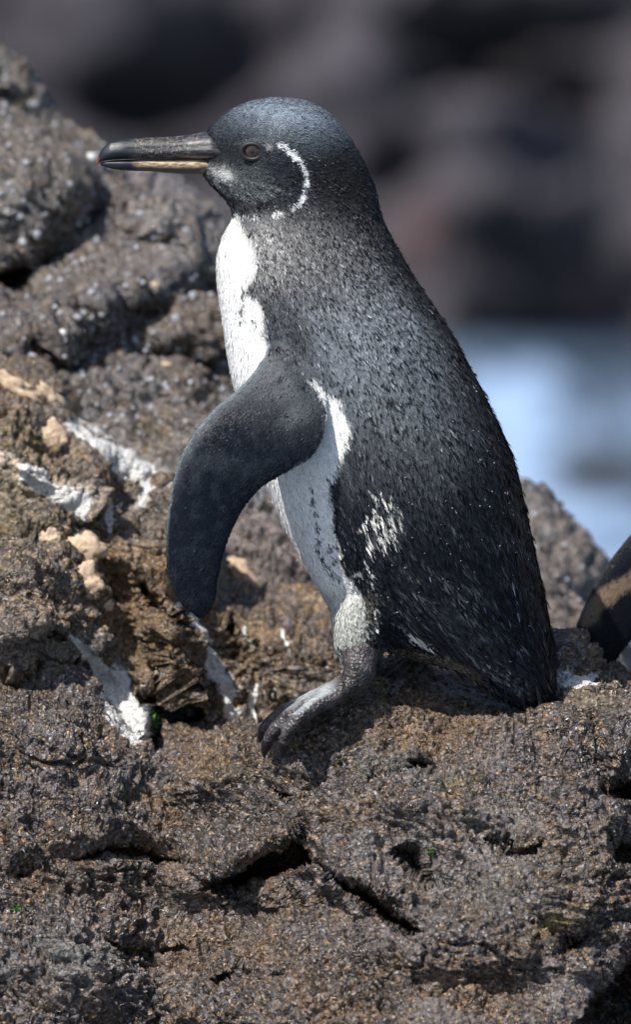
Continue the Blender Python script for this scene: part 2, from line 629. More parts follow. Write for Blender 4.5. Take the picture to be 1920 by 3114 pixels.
# rock C: the grey blurred boulder behind the penguin
cols = col_axis(-60, 1990, 7.5, -2600, 3600)
rowsC = np.concatenate([np.linspace(0, 1, 30, endpoint=False) ** 1.6 * 0.03, np.linspace(0.03, 0.30, 240, endpoint=False), np.linspace(0.30, 1, 20)])
ridgeC = [(-2600, 3200), (-1400, 500), (-600, 60), (-200, 110), (0, 215), (60, 262), (130, 365), (240, 420), (330, 450), (450, 530), (560, 585),
          (680, 705), (800, 800), (1000, 1000), (1300, 1290), (1500, 1460), (1590, 1515), (1660, 1560), (1740, 1635),
          (1800, 1730), (1835, 1860), (1880, 1990), (1990, 2150), (2400, 2500), (3600, 4200)]
rC = cracks_relief(
    [([(600, 640), (860, 560), (1000, 900), (700, 760)], 0.06, 40)],
    [([(-80, 905), (40, 850), (130, 800), (215, 785)], 34, 0.10), ([(235, 715), (300, 680), (380, 650), (430, 625)], 26, 0.09),
     ([(-40, 305), (30, 300), (85, 305)], 26, 0.06), ([(50, 1050), (180, 960), (260, 930)], 22, 0.05),
     ([(430, 1100), (540, 1060), (640, 1130)], 36, 0.02), ([(300, 1240), (420, 1180), (500, 1230)], 26, 0.015),
     ([(330, 880), (420, 930), (500, 990)], 20, 0.06), ([(470, 760), (520, 740), (560, 770)], 16, 0.05),
     ([(1640, 1800), (1700, 1850), (1690, 1930)], 26, 0.05)],
    [(120, 560, 240, 120, -28, -0.08), (470, 640, 180, 100, 30, -0.06), (430, 850, 260, 70, -20, -0.05),
     (150, 1000, 200, 70, -20, -0.05), (600, 980, 120, 90, 0, -0.04), (330, 560, 60, 120, 40, 0.05)])
rockC, PC, FC = grid_rock('lava_rock', cols, ridgeC, [(-2600, 0.75), (0, 0.75), (1500, 0.62), (3600, 0.6)],
                          lambda px, t: -0.10 * (1 - np.exp(-t / 60)) - 0.00026 * t, 6800, rowsC, rC,
                          front_disp(0.95, 0.7, 20), M_rock_back,
                          'large grey-brown blurred boulder speckled with pale barnacles, behind the standing penguin',
                          stain_or_light=[(80, 240, 120, 60, 30, (0.24, 0.17, 0.10), 0.5), (200, 480, 200, 120, 20, (0.22, 0.18, 0.13), 0.5),
                                 (330, 900, 260, 90, -20, (0.15, 0.14, 0.15), 0.5), (480, 560, 140, 50, 30, (0.30, 0.27, 0.30), 0.6),
                                 (600, 1060, 140, 120, 0, (0.13, 0.085, 0.06), 0.7), (30, 640, 110, 60, 0, (0.22, 0.22, 0.21), 0.6),
                                 (1720, 1800, 120, 200, 0, (0.30, 0.24, 0.20), 0.8), (830, 1650, 230, 220, 0, (0.30, 0.235, 0.215), 0.85), (760, 1560, 70, 50, 0, (0.33, 0.34, 0.38), 0.8)], guano=False)

# rock B: brown sloping rock at the left, streaked with droppings
cols = col_axis(-60, 1300, 4.2, -1900, 3300, 30)
rowsB = np.concatenate([np.linspace(0, 0.02, 10, endpoint=False), np.linspace(0.02, 0.215, 300, endpoint=False), np.linspace(0.215, 1, 24)])
ridgeB = [(-1900, 3200), (-900, 1500), (-300, 1080), (-60, 1118), (0, 1132), (90, 1165), (160, 1225), (230, 1290), (330, 1345), (430, 1395), (520, 1460),
          (590, 1620), (650, 1760), (700, 1815), (800, 1838), (1000, 1862), (1300, 1950), (1700, 2085), (2100, 2350), (3300, 3600)]
rB = cracks_relief(
    [([(455, 2130), (520, 2110), (600, 2170), (640, 2230), (640, 2420), (470, 2420), (470, 2280)], 0.12, 16),
     ([(-80, 2010), (40, 2035), (110, 2005), (150, 1990), (200, 2030), (300, 2140), (380, 2230), (330, 2330), (-80, 2330)], 0.10, 14)],
    [([(20, 1665), (80, 1640), (150, 1670)], 16, 0.04), ([(200, 1660), (240, 1620)], 10, 0.02),
     ([(380, 1330), (500, 1530)], 14, 0.02), ([(100, 1560), (200, 1620), (260, 1610)], 14, 0.025),
     ([(420, 1760), (470, 1840), (560, 1900)], 12, 0.02), ([(150, 1900), (230, 2000), (300, 2080)], 12, 0.025),
     ([(500, 2000), (560, 2100)], 14, 0.02), ([(700, 1900), (740, 2010), (800, 2080)], 12, 0.02)],
    [(120, 1440, 200, 40, 35, -0.03), (60, 1760, 150, 90, 20, -0.045), (200, 1900, 160, 80, 40, -0.035),
     (560, 1980, 90, 200, -20, -0.035), (40, 1900, 130, 70, 10, -0.045), (300, 1330, 180, 40, 35, -0.02),
     (380, 1900, 70, 160, -30, 0.03), (400, 1500, 70, 120, -40, 0.03), (850, 1960, 200, 70, 10, -0.02),
     (320, 2080, 40, 110, -30, 0.03)])


def profB(px, t):
    return -0.05 * (1 - np.exp(-t / 40)) - 0.00020 * t


rockB, PB, FB = grid_rock('lava_rock', cols, ridgeB, [(-1900, 0.32), (0, 0.30), (700, 0.30), (3300, 0.36)],
                          profB, 7000, rowsB, rB, front_disp(1.15, 0.9, 40), M_rock_mid,
                          'brown sloping rock with white dropping streaks, left of the penguin under its flipper',
                          stain_or_light=[(60, 1260, 160, 110, 30, (0.26, 0.20, 0.14), 0.6), (90, 1435, 170, 26, 30, (0.80, 0.66, 0.50), 1.25),
                                 (30, 1520, 110, 60, 0, (0.30, 0.23, 0.12), 0.7), (60, 1620, 90, 40, 10, (0.14, 0.12, 0.035), 0.75),
                                 (400, 1820, 140, 120, 30, (0.27, 0.15, 0.05), 0.8), (520, 1960, 110, 150, 0, (0.24, 0.14, 0.05), 0.7), (90, 1330, 120, 70, 20, (0.34, 0.26, 0.12), 0.7),
                                 (430, 1620, 120, 120, 0, (0.25, 0.20, 0.16), 0.6), (820, 1680, 200, 170, 0, (0.24, 0.185, 0.17), 0.8),
                                 (700, 1950, 110, 90, 0, (0.24, 0.16, 0.06), 0.6), (120, 1950, 150, 90, 0, (0.22, 0.19, 0.18), 0.6),
                                 (330, 2100, 60, 100, -30, (0.34, 0.36, 0.33), 0.6)])

# rock A: the foreground rock that the penguin stands on
cols = col_axis(-40, 1960, 3.6, -2000, 4200, 34)
rowsA = np.concatenate([np.linspace(0, 1, 60, endpoint=False) ** 1.35 * 0.02, np.linspace(0.02, 0.25, 340, endpoint=False), np.linspace(0.25, 1, 24)])
ridgeA = [(-2000, 3600), (-1000, 2500), (-300, 2060), (0, 2098), (90, 2112), (170, 2095), (250, 2120), (330, 2180), (400, 2240), (470, 2300), (520, 2282),
          (600, 2245), (700, 2238), (790, 2235), (860, 2190), (950, 2140), (1030, 2090), (1120, 2048), (1250, 2036), (1400, 2052),
          (1560, 2085), (1640, 2070), (1685, 2012), (1740, 1988), (1785, 2018), (1820, 2056), (1860, 2064), (1930, 2082), (2100, 2140), (2500, 2230), (3000, 2260), (3500, 2700), (4200, 4200)]
A_HOLES, A_LINES = (
    [([(622, 2724), (711, 2712), (787, 2682), (863, 2652), (950, 2616), (955, 2545), (900, 2548), (825, 2594), (762, 2632), (686, 2664), (640, 2695)], 0.10, 9),
     ([(1676, 2915), (1760, 2905), (1785, 2842), (1720, 2860)], 0.05, 12),
     ([(1760, 3180), (1800, 3070), (1880, 2960), (2000, 2860), (2000, 3180)], 0.10, 14),
     ([(1825, 2400), (1880, 2370), (1990, 2390), (1990, 2450), (1880, 2460)], 0.06, 12),
     ([(1845, 2560), (1890, 2540), (1990, 2580), (1990, 2630), (1870, 2640)], 0.05, 14)],
    [([(185, 2612), (254, 2618), (317, 2586), (406, 2590), (483, 2616), (610, 2622)], 19, 0.08),
     ([(945, 2606), (1054, 2689), (1118, 2721), (1194, 2797), (1262, 2826)], 18, 0.07),
     ([(1195, 2588), (1250, 2604), (1300, 2683)], 26, 0.07),
     ([(195, 2420), (215, 2390), (245, 2370)], 14, 0.03), ([(60, 2660), (120, 2640), (180, 2660)], 14, 0.035),
     ([(1235, 2330), (1300, 2320)], 12, 0.025), ([(840, 2410), (900, 2440), (1040, 2440)], 12, 0.03),
     ([(1120, 2370), (1200, 2330)], 8, 0.012), ([(300, 2860), (420, 2900), (560, 2880)], 8, 0.012),
     ([(1480, 2560), (1580, 2600), (1680, 2560)], 9, 0.015), ([(600, 3000), (720, 2950), (860, 2980)], 8, 0.014)])
rA = cracks_relief(A_HOLES, A_LINES,
    [(700, 2600, 160, 60, -22, -0.030), (1100, 2700, 130, 60, 40, -0.022), (850, 2780, 260, 90, 0, 0.035),
     (350, 2540, 260, 60, 0, -0.008), (400, 2720, 300, 70, 0, 0.006), (1200, 2700, 60, 60, 0, -0.01),
     (1500, 2450, 260, 130, 10, -0.02), (1600, 2750, 300, 120, -20, -0.012), (1500, 3000, 300, 100, 0, 0.02), (1570, 2140, 170, 60, 8, 0.012),
     (250, 2900, 420, 140, 0, -0.008), (700, 3050, 300, 80, 0, -0.015), (1790, 2250, 60, 170, -30, 0.02),
     (1880, 2300, 100, 60, 0, -0.03), (160, 2240, 170, 60, 25, -0.02), (300, 2400, 200, 30, 20, 0.012),
     (560, 2380, 150, 50, -10, -0.012)])


_ax = np.linspace(-3000, 5200, 1641)


def _smooth(xs, ys, win=61):
    v = np.interp(_ax, xs, ys); k = np.hanning(win); k /= k.sum()
    return np.convolve(np.pad(v, win // 2, 'edge'), k, 'valid')


_PA = _smooth([0, 450, 700, 980, 1150, 1330, 1700, 1800, 2000, 3000], [0.05, 0.045, 0.055, 0.088, 0.088, 0.10, 0.10, 0.088, 0.08, 0.12])
_TA = _smooth([0, 700, 980, 1150, 1330, 1660, 1800], [40, 36, 22, 24, 140, 150, 30])


def profA(px, t):
    return -np.interp(px, _ax, _PA) * (1 - np.exp(-t / np.interp(px, _ax, _TA))) - 0.00019 * t


def dispA(P, px, py):
    d = front_disp(1.0, 1.0, 60)(P, px, py)
    near = np.zeros(len(P))
    for poly, dep, so in A_HOLES:
        near = np.maximum(near, sstep(34, 6, poly_sd(px, py, poly)) * min(1, dep / 0.08))
    for pts, w, dep in A_LINES:
        q_, _t = seg_dist(px, py, pts)
        near = np.maximum(near, sstep(w * 1.3 + 22, w, q_) * min(1, dep / 0.05))
    d = (d + 0.002) * (1 - 0.62 * near) - 0.002
    calm = np.clip(blob(px, py, 1000, 2130, 200, 110, 0) * 0.5 + blob(px, py, 1500, 2110, 230, 80, 10) * 0.8, 0, 0.8)
    return (d + 0.004) * (1 - calm) - 0.004


rockA, PA, FA = grid_rock('lava_rock', cols, ridgeA, [(-2000, 0.05), (0, 0.06), (500, 0.09), (1000, 0.07), (1640, 0.075), (1740, 0.085), (1850, 0.075), (2100, 0.10), (4200, 0.08)],
                          profA, 7400, rowsA, rA, dispA, M_rock_front,
                          'pitted brown-grey lava rock in the foreground that the penguin stands on',
                          stain_or_light=[(1330, 2200, 260, 110, 10, (0.20, 0.125, 0.065), 0.6), (700, 2320, 120, 60, 0, (0.26, 0.17, 0.06), 0.5),
                                 (300, 2380, 260, 60, -10, (0.24, 0.225, 0.24), 0.55), (1500, 2650, 260, 160, 0, (0.23, 0.225, 0.21), 0.55),
                                 (820, 2760, 240, 70, -10, (0.16, 0.115, 0.09), 0.7), (380, 2700, 260, 60, 0, (0.13, 0.09, 0.06), 0.65),
                                 (1690, 2810, 80, 22, -20, (0.34, 0.26, 0.09), 0.7), (1400, 2370, 60, 20, 0, (0.30, 0.24, 0.08), 0.5),
                                 (1650, 2690, 50, 18, 20, (0.42, 0.27, 0.07), 0.6), (200, 2940, 200, 90, 0, (0.22, 0.235, 0.235), 0.5),
                                 (1250, 2330, 160, 60, 0, (0.21, 0.215, 0.20), 0.5), (1560, 2500, 90, 90, 0, (0.26, 0.235, 0.21), 0.5),
                                 (600, 2860, 260, 70, 0, (0.25, 0.18, 0.12), 0.45), (930, 2720, 60, 60, 0, (0.25, 0.21, 0.24), 0.5),
                                 (1800, 2150, 100, 40, 15, (0.33, 0.26, 0.17), 0.6)])

TRI = {}
for key, (P_, F_) in {'A': (PA, FA), 'B': (PB, FB), 'C': (PC, FC)}.items():
    TRI[key] = BVHTree.FromPolygons([tuple(v) for v in P_], [tuple(int(i) for i in f) for f in F_])


def hit(px, py, who='A'):
    d = Vector(ray_dir(px, py)).normalized()
    r = TRI[who].ray_cast(Vector(CAM), d)
    if r[0] is None:
        return np.array(at(px, py, 0.1)), np.array([0, -1.0, 0.3])
    n = np.array(r[1])
    if n @ np.array(d) > 0:
        n = -n
    return np.array(r[0]), n


# ------------------------------------------------------------------ sea, far cliff
SEA_Z = -1.5


def build_sea():
    N = NT('foaming sea', 0.25, 0.5)
    f = N.noise(2.2, 6, 0.6, dist=0.8)
    mp = N.n('ShaderNodeMapping'); N.put(mp.inputs[0], N.co); mp.inputs['Scale'].default_value = (1.0, 0.35, 1.0)
    f2 = N.noise(6.5, 4, 0.55, co=mp.outputs[0], dist=0.5)
    a = N.attr('guano')
    fm = N.ramp(N.math('ADD', a, N.math('MULTIPLY', N.math('SUBTRACT', f2, 0.5), 3.6)), [(0.30, 0), (1.0, 1)])
    c = N.mix(fm, N.mix(N.ramp(f, [(0.4, 0), (0.6, 1)]), (0.035, 0.055, 0.085), (0.09, 0.13, 0.19)), (0.27, 0.39, 0.58))
    c = N.mix(N.attr('stain_or_light'), c, (0.045, 0.04, 0.03))
    N.done(c, N.bump(f2, 0.05, 0.6), N.ramp(fm, [(0, 0.15), (1, 0.85)]))
    xs = np.concatenate([-400 + 380 * np.linspace(0, 1, 30, endpoint=False) ** 0.4, np.linspace(-18, 18, 260), 20 + 380 * np.linspace(0, 1, 30) ** 2.2])
    xs = np.sort(xs)
    ys = np.concatenate([np.linspace(-400, -12, 16, endpoint=False), np.linspace(-12, 6, 60, endpoint=False), np.linspace(6, 24, 200), np.linspace(26, 600, 30)])
    X, Y = np.meshgrid(xs, ys)
    P = np.stack([X.ravel(), Y.ravel(), np.full(X.size, SEA_Z)], 1)
    near = np.exp(-((P[:, 0]) / 20) ** 2 - ((P[:, 1] - 8) / 16) ** 2)
    P[:, 2] += (fbm(P * np.array([1, 1.6, 1]), 0.7, 4, 2) * 0.14 + fbm(P, 3.0, 2, 7, ridged=True) * 0.06) * near
    px, py = project(P)
    g = 0.30 + 0.10 * near - 0.60 * sstep(1240, 1030, py + 60 * noise(P, 1.8, 5))
    for cx, cy, rx, ry, amt in [(1640, 1230, 170, 70, 0.5), (1560, 1110, 80, 40, 0.35), (1560, 1330, 150, 90, 0.7), (1480, 1250, 90, 160, 0.3), (1690, 1560, 180, 70, 0.8),
                                (1900, 1420, 70, 60, 0.4), (1850, 1700, 160, 80, 0.6), (1840, 1300, 160, 50, 0.15), (1600, 1440, 90, 60, 0.4)]:
        g = g + amt * blob(px, py, cx, cy, rx, ry)
    st = np.zeros(len(P))
    for cx, cy, rx, ry, rot, amt in [(1770, 1410, 55, 45, 0, 0.9), (1790, 1480, 110, 28, 12, 0.95), (1860, 1262, 90, 12, 0, 0.7), (1900, 1540, 80, 24, 15, 0.8)]:
        st = np.maximum(st, amt * blob(px, py, cx, cy, rx, ry, rot))
    g = g * (1 - st)
    nr, nc = X.shape
    idx = np.arange(nr * nc).reshape(nr, nc)
    F = np.stack([idx[:-1, :-1], idx[:-1, 1:], idx[1:, 1:], idx[1:, :-1]], -1).reshape(-1, 4)
    me = mesh_from('sea', P, F, True, None, {'guano': g, 'stain_or_light': st})
    tag(link('sea', me, N.m), kind='structure')


build_sea()


def build_cliff():
    N = NT('dark sea cliff', 0.85, 0.2)
    a = N.noise(4.0, 5, 0.6, dist=0.3)
    b = N.noise(14, 4, 0.6)
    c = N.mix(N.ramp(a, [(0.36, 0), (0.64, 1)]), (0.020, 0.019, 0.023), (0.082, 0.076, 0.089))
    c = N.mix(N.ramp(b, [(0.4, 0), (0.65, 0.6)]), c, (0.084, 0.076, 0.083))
    c = N.mix(N.math('MULTIPLY', N.attr('stain_or_light'), 0.8), c, N.mix(1.0, N.attr('tint', 'Color'), (0.72, 0.74, 0.80), 'MULTIPLY'))
    N.done(c, N.bump(b, 0.08, 0.8))
    xs = np.concatenate([np.linspace(-16, -1.6, 100, endpoint=False), np.linspace(-1.6, 1.6, 260, endpoint=False), np.linspace(1.6, 16, 100)]); zs = np.concatenate([np.linspace(-0.8, 3.2, 200), np.linspace(3.25, 9, 60)])
    X, Z = np.meshgrid(xs, zs)
    Yb = 13.0 + Z * 0.55 + 0.02 * X ** 2 * 0.3
    P = np.stack([X.ravel(), Yb.ravel(), (Z + SEA_Z).ravel()], 1)
    nrm = np.array([0, -0.88, 0.48])
    d = fbm(P, 0.4, 3, 31) * 0.5 + fbm(P, 2.4, 4, 35, ridged=True) * 0.22 + fbm(P, 7.0, 2, 38) * 0.05
    w1, w2 = worley(P, 2.6, 4)
    d = d + np.clip(w2 - w1, 0, 0.5) * 0.22
    px, py = project(P)
    rel = 0
    for cx, cy, rx, ry, rot, amt in [(1560, 250, 260, 70, 5, -1.2), (1500, 80, 330, 60, 0, -0.9), (500, 260, 330, 110, -20, -1.1), (1250, 520, 170, 70, -20, -0.9),
                                     (1120, 260, 120, 140, 0, 0.6), (1400, 480, 260, 120, -10, 0.7), (1500, 720, 260, 80, 0, 0.6), (1700, 1000, 260, 60, 0, -0.7)]:
        rel = rel + amt * blob(px, py, cx, cy, rx, ry, rot)
    P2 = P + nrm * (d + rel * 0.3)[:, None]
    tint = np.tile(np.array([0.05, 0.045, 0.05]), (len(P), 1)); st = np.zeros(len(P))  # dark entries below paint the shade of the cliff's recesses
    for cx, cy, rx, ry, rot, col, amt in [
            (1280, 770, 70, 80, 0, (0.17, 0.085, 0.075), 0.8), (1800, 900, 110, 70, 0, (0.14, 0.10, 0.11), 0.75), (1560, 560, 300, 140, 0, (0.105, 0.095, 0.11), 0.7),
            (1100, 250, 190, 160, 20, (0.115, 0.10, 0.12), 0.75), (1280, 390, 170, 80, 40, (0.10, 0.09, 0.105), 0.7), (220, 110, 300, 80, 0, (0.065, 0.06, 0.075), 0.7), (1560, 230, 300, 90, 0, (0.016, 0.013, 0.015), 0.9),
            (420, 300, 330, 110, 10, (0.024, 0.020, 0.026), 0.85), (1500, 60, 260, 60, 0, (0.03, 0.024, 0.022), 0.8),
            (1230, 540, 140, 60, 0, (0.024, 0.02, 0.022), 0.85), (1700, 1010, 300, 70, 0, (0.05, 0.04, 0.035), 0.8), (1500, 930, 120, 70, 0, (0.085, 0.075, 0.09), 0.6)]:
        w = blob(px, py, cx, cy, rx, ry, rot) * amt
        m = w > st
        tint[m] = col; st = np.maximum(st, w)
    nr, nc = X.shape
    idx = np.arange(nr * nc).reshape(nr, nc)
    F = np.stack([idx[:-1, :-1], idx[:-1, 1:], idx[1:, 1:], idx[1:, :-1]], -1).reshape(-1, 4)
    me = mesh_from('cliff', P2, F, True, tint, {'stain_or_light': st})
    tag(link('cliff', me, N.m), kind='structure')


build_cliff()

# ------------------------------------------------------------------ the penguin
#        py    L     R     half  egg
BODY = [(297, 835, 865, 12, 0.0), (301, 795, 905, 45, 0.1), (310, 755, 945, 78, 0.15), (330, 706, 985, 108, 0.25), (355, 672, 1012, 126, 0.35),
        (380, 645, 1036, 138, 0.42), (400, 625, 1052, 145, 0.46), (430, 612, 1073, 153, 0.5), (480, 606, 1100, 160, 0.5), (520, 612, 1120, 160, 0.46),
        (550, 628, 1132, 157, 0.4), (580, 658, 1143, 154, 0.3), (600, 680, 1147, 153, 0.22), (625, 700, 1152, 156, 0.12), (650, 708, 1158, 162, 0.06),
        (672, 704, 1166, 170, 0.03), (700, 686, 1180, 182, 0.0), (750, 664, 1205, 205, 0.0), (800, 657, 1235, 226, 0), (850, 658, 1264, 245, 0),
        (900, 664, 1298, 262, 0), (950, 672, 1332, 277, 0), (1000, 680, 1366, 290, 0), (1050, 686, 1394, 300, 0), (1100, 694, 1420, 308, 0),
        (1150, 704, 1447, 314, 0), (1200, 718, 1472, 320, 0), (1250, 735, 1496, 325, 0), (1300, 752, 1520, 329, 0), (1350, 765, 1545, 331, 0),
        (1400, 780, 1563, 332, 0), (1450, 798, 1577, 332, 0), (1500, 820, 1588, 330, 0), (1550, 840, 1599, 326, 0), (1600, 864, 1610, 320, 0),
        (1650, 890, 1621, 311, 0), (1700, 916, 1632, 300, 0), (1750, 945, 1643, 286, 0), (1800, 975, 1653, 268, 0), (1850, 1002, 1663, 246, 0),
        (1900, 1024, 1672, 216, 0), (1925, 1040, 1676, 200, 0), (1945, 1070, 1679, 184, 0), (1960, 1110, 1681, 170, 0), (1975, 1180, 1683, 155, 0),
        (2000, 1262, 1685, 134, 0), (2030, 1360, 1686, 115, 0), (2060, 1432, 1685, 98, 0), (2090, 1475, 1682, 84, 0), (2120, 1515, 1676, 70, 0),
        (2145, 1565, 1668, 52, 0), (2160, 1600, 1655, 30, 0)]


def body_rows():
    ys = np.concatenate([np.array([297, 299, 302, 306, 311, 318, 326]), np.arange(334, 2160, 8)])
    L = lerp_table(BODY, ys, 1); R = lerp_table(BODY, ys, 2); H = lerp_table(BODY, ys, 3); E = lerp_table(BODY, ys, 4)
    k = np.array([1, 2, 3, 2, 1.0]); k /= k.sum()
    def sm(v):
        q = v.copy()
        q[9:-2] = np.convolve(v, k, 'same')[9:-2]
        k2 = np.hanning(15)[1:-1]; k2 /= k2.sum()
        w = np.convolve(q, k2, 'same'); m = (ys > 720) & (ys < 1880)
        q[m] = w[m]
        return q
    return ys, sm(L), sm(R), sm(H), sm(E)


BY, BL, BR, BH, BE = body_rows()


def body_ring(i, n=72):
    a = np.linspace(0, 2 * math.pi, n, endpoint=False)
    pL = at(BL[i], BY[i], 0.0); pR = at(BR[i], BY[i], 0.0)
    cx = (pL[0] + pR[0]) / 2; ax = (pR[0] - pL[0]) / 2
    c, s = np.cos(a), np.sin(a)
    y = BH[i] * S * s * (1 - BE[i] * sstep(0.0, 1.0, -c))
    return np.stack([cx + ax * c, y, np.full(n, pL[2])], 1)


_bz = np.array([at(0, y, 0.0)[2] for y in BY])[::-1]


def body_e(P):
    """how far a point lies outside the torso shape (1 on the surface)"""
    cx = np.interp(P[:, 2], _bz, ((BL + BR) / 2)[::-1]); ax = np.interp(P[:, 2], _bz, ((BR - BL) / 2)[::-1])
    hh = np.interp(P[:, 2], _bz, BH[::-1])
    X = (P[:, 0] - (cx - 960) * S) / (ax * S); Yv = P[:, 1] / (hh * S)
    return np.sqrt(X * X + Yv * Yv), (np.sqrt(X * X + Yv * Yv) - 1) * hh * S


# near flipper: leading edge, trailing edge, depth, half thickness
FLIP = [((835, 1010), (905, 1020), -0.052, 0.010), ((806, 1080), (948, 1085), -0.062, 0.013), ((772, 1135), (978, 1160), -0.071, 0.014),
        ((722, 1186), (994, 1245), -0.0785, 0.0135), ((655, 1238), (990, 1325), -0.085, 0.0125), ((592, 1310), (952, 1392), -0.089, 0.0115),
        ((547, 1390), (872, 1436), -0.090, 0.0105), ((521, 1480), (797, 1478), -0.090, 0.0098), ((508, 1575), (740, 1545), -0.089, 0.0092),
        ((504, 1660), (703, 1620), -0.088, 0.0086), ((508, 1735), (677, 1700), -0.087, 0.008), ((525, 1795), (664, 1768), -0.086, 0.0072),
        ((558, 1842), (656, 1828), -0.085, 0.006), ((594, 1868), (636, 1862), -0.084, 0.0042), ((610, 1876), (622, 1874), -0.084, 0.002)]


def flipper_mesh(stations, mirror_y=False, n=28, tilt=0.004, sub=5):
    st = []
    ld = np.array([s[0] for s in stations], float); tr = np.array([s[1] for s in stations], float)
    yy = np.array([s[2] for s in stations]); th = np.array([s[3] for s in stations])
    t = np.arange(len(stations)); tf = np.linspace(0, len(stations) - 1, (len(stations) - 1) * sub + 1)
    def ip(v):
        w = np.interp(tf, t, v)
        q = w.copy(); q[2:-2] = (w[:-4] + 2 * w[1:-3] + 3 * w[2:-2] + 2 * w[3:-1] + w[4:]) / 9
        return q
    secs = []
    L0, L1, T0, T1, Y0, H0 = ip(ld[:, 0]), ip(ld[:, 1]), ip(tr[:, 0]), ip(tr[:, 1]), ip(yy), ip(th)
    a = np.linspace(0, 2 * math.pi, n, endpoint=False)
    for i in range(len(tf)):
        A = at(L0[i], L1[i], Y0[i] + tilt); B = at(T0[i], T1[i], Y0[i] - tilt * 0.2)
        m = (A + B) / 2; h = (A - B) / 2
        c, s = np.cos(a), np.sin(a)
        prof = np.abs(s) ** 0.9 * np.sign(s) * (0.72 + 0.28 * c)
        r = m + c[:, None] * h + prof[:, None] * np.array([0, H0[i], 0])
        if mirror_y:
            r[:, 1] *= -1
        secs.append(r)
    return loft(secs)


W = (0.88, 0.875, 0.84)
CHEST = [(640, 655), (712, 655), (745, 700), (775, 745), (764, 800), (756, 850), (752, 880), (782, 915), (790, 960), (797, 1010), (806, 1060),
         (802, 1100), (780, 1140), (740, 1190), (700, 1300), (560, 1300), (560, 700)]
BELLY = [(962, 1150), (985, 1180), (1030, 1215), (1054, 1260), (1056, 1305), (1042, 1355), (1018, 1405), (1000, 1450), (1000, 1500), (1008, 1560),
         (1012, 1620), (1028, 1690), (1042, 1745), (1062, 1762), (1096, 1800), (1110, 1850), (1112, 1910), (1106, 1975), (980, 2060), (700, 1800), (560, 1400), (760, 1190), (930, 1150)]
FACE_LINE = [(850, 440), (880, 462), (908, 492), (923, 520), (928, 555), (922, 590), (895, 622), (860, 640), (815, 652), (765, 656), (712, 648)]
DOTS = [(944, 1478, 5, 10), (950, 1520, 9, 12), (958, 1556, 6, 12), (962, 1600, 8, 14), (966, 1640, 7, 12), (960, 1665, 8, 14), (975, 1690, 10, 12),
        (990, 1712, 14, 12), (1005, 1735, 12, 10), (1022, 1752, 10, 8), (1012, 1700, 9, 12), (736, 890, 5, 28), (733, 935, 5, 26), (766, 970, 5, 10), (735, 968, 7, 6),
        (770, 985, 5, 8), (1000, 1660, 8, 10)]
DARKDOTS = [(856, 1152, 8), (832, 1210, 6), (924, 1180, 9), (980, 1165, 3), (1185, 1208, 12), (1200, 1215, 9), (1316, 1125, 8), (1135, 935, 9), (1195, 1050, 9), (977, 1172, 5),
            (1160, 1010, 6), (1210, 1100, 6), (1110, 1205, 7), (880, 1400, 4), (1280, 1350, 8), (1010, 1150, 5), (1240, 1195, 7), (788, 1290, 4), (870, 1260, 7)]


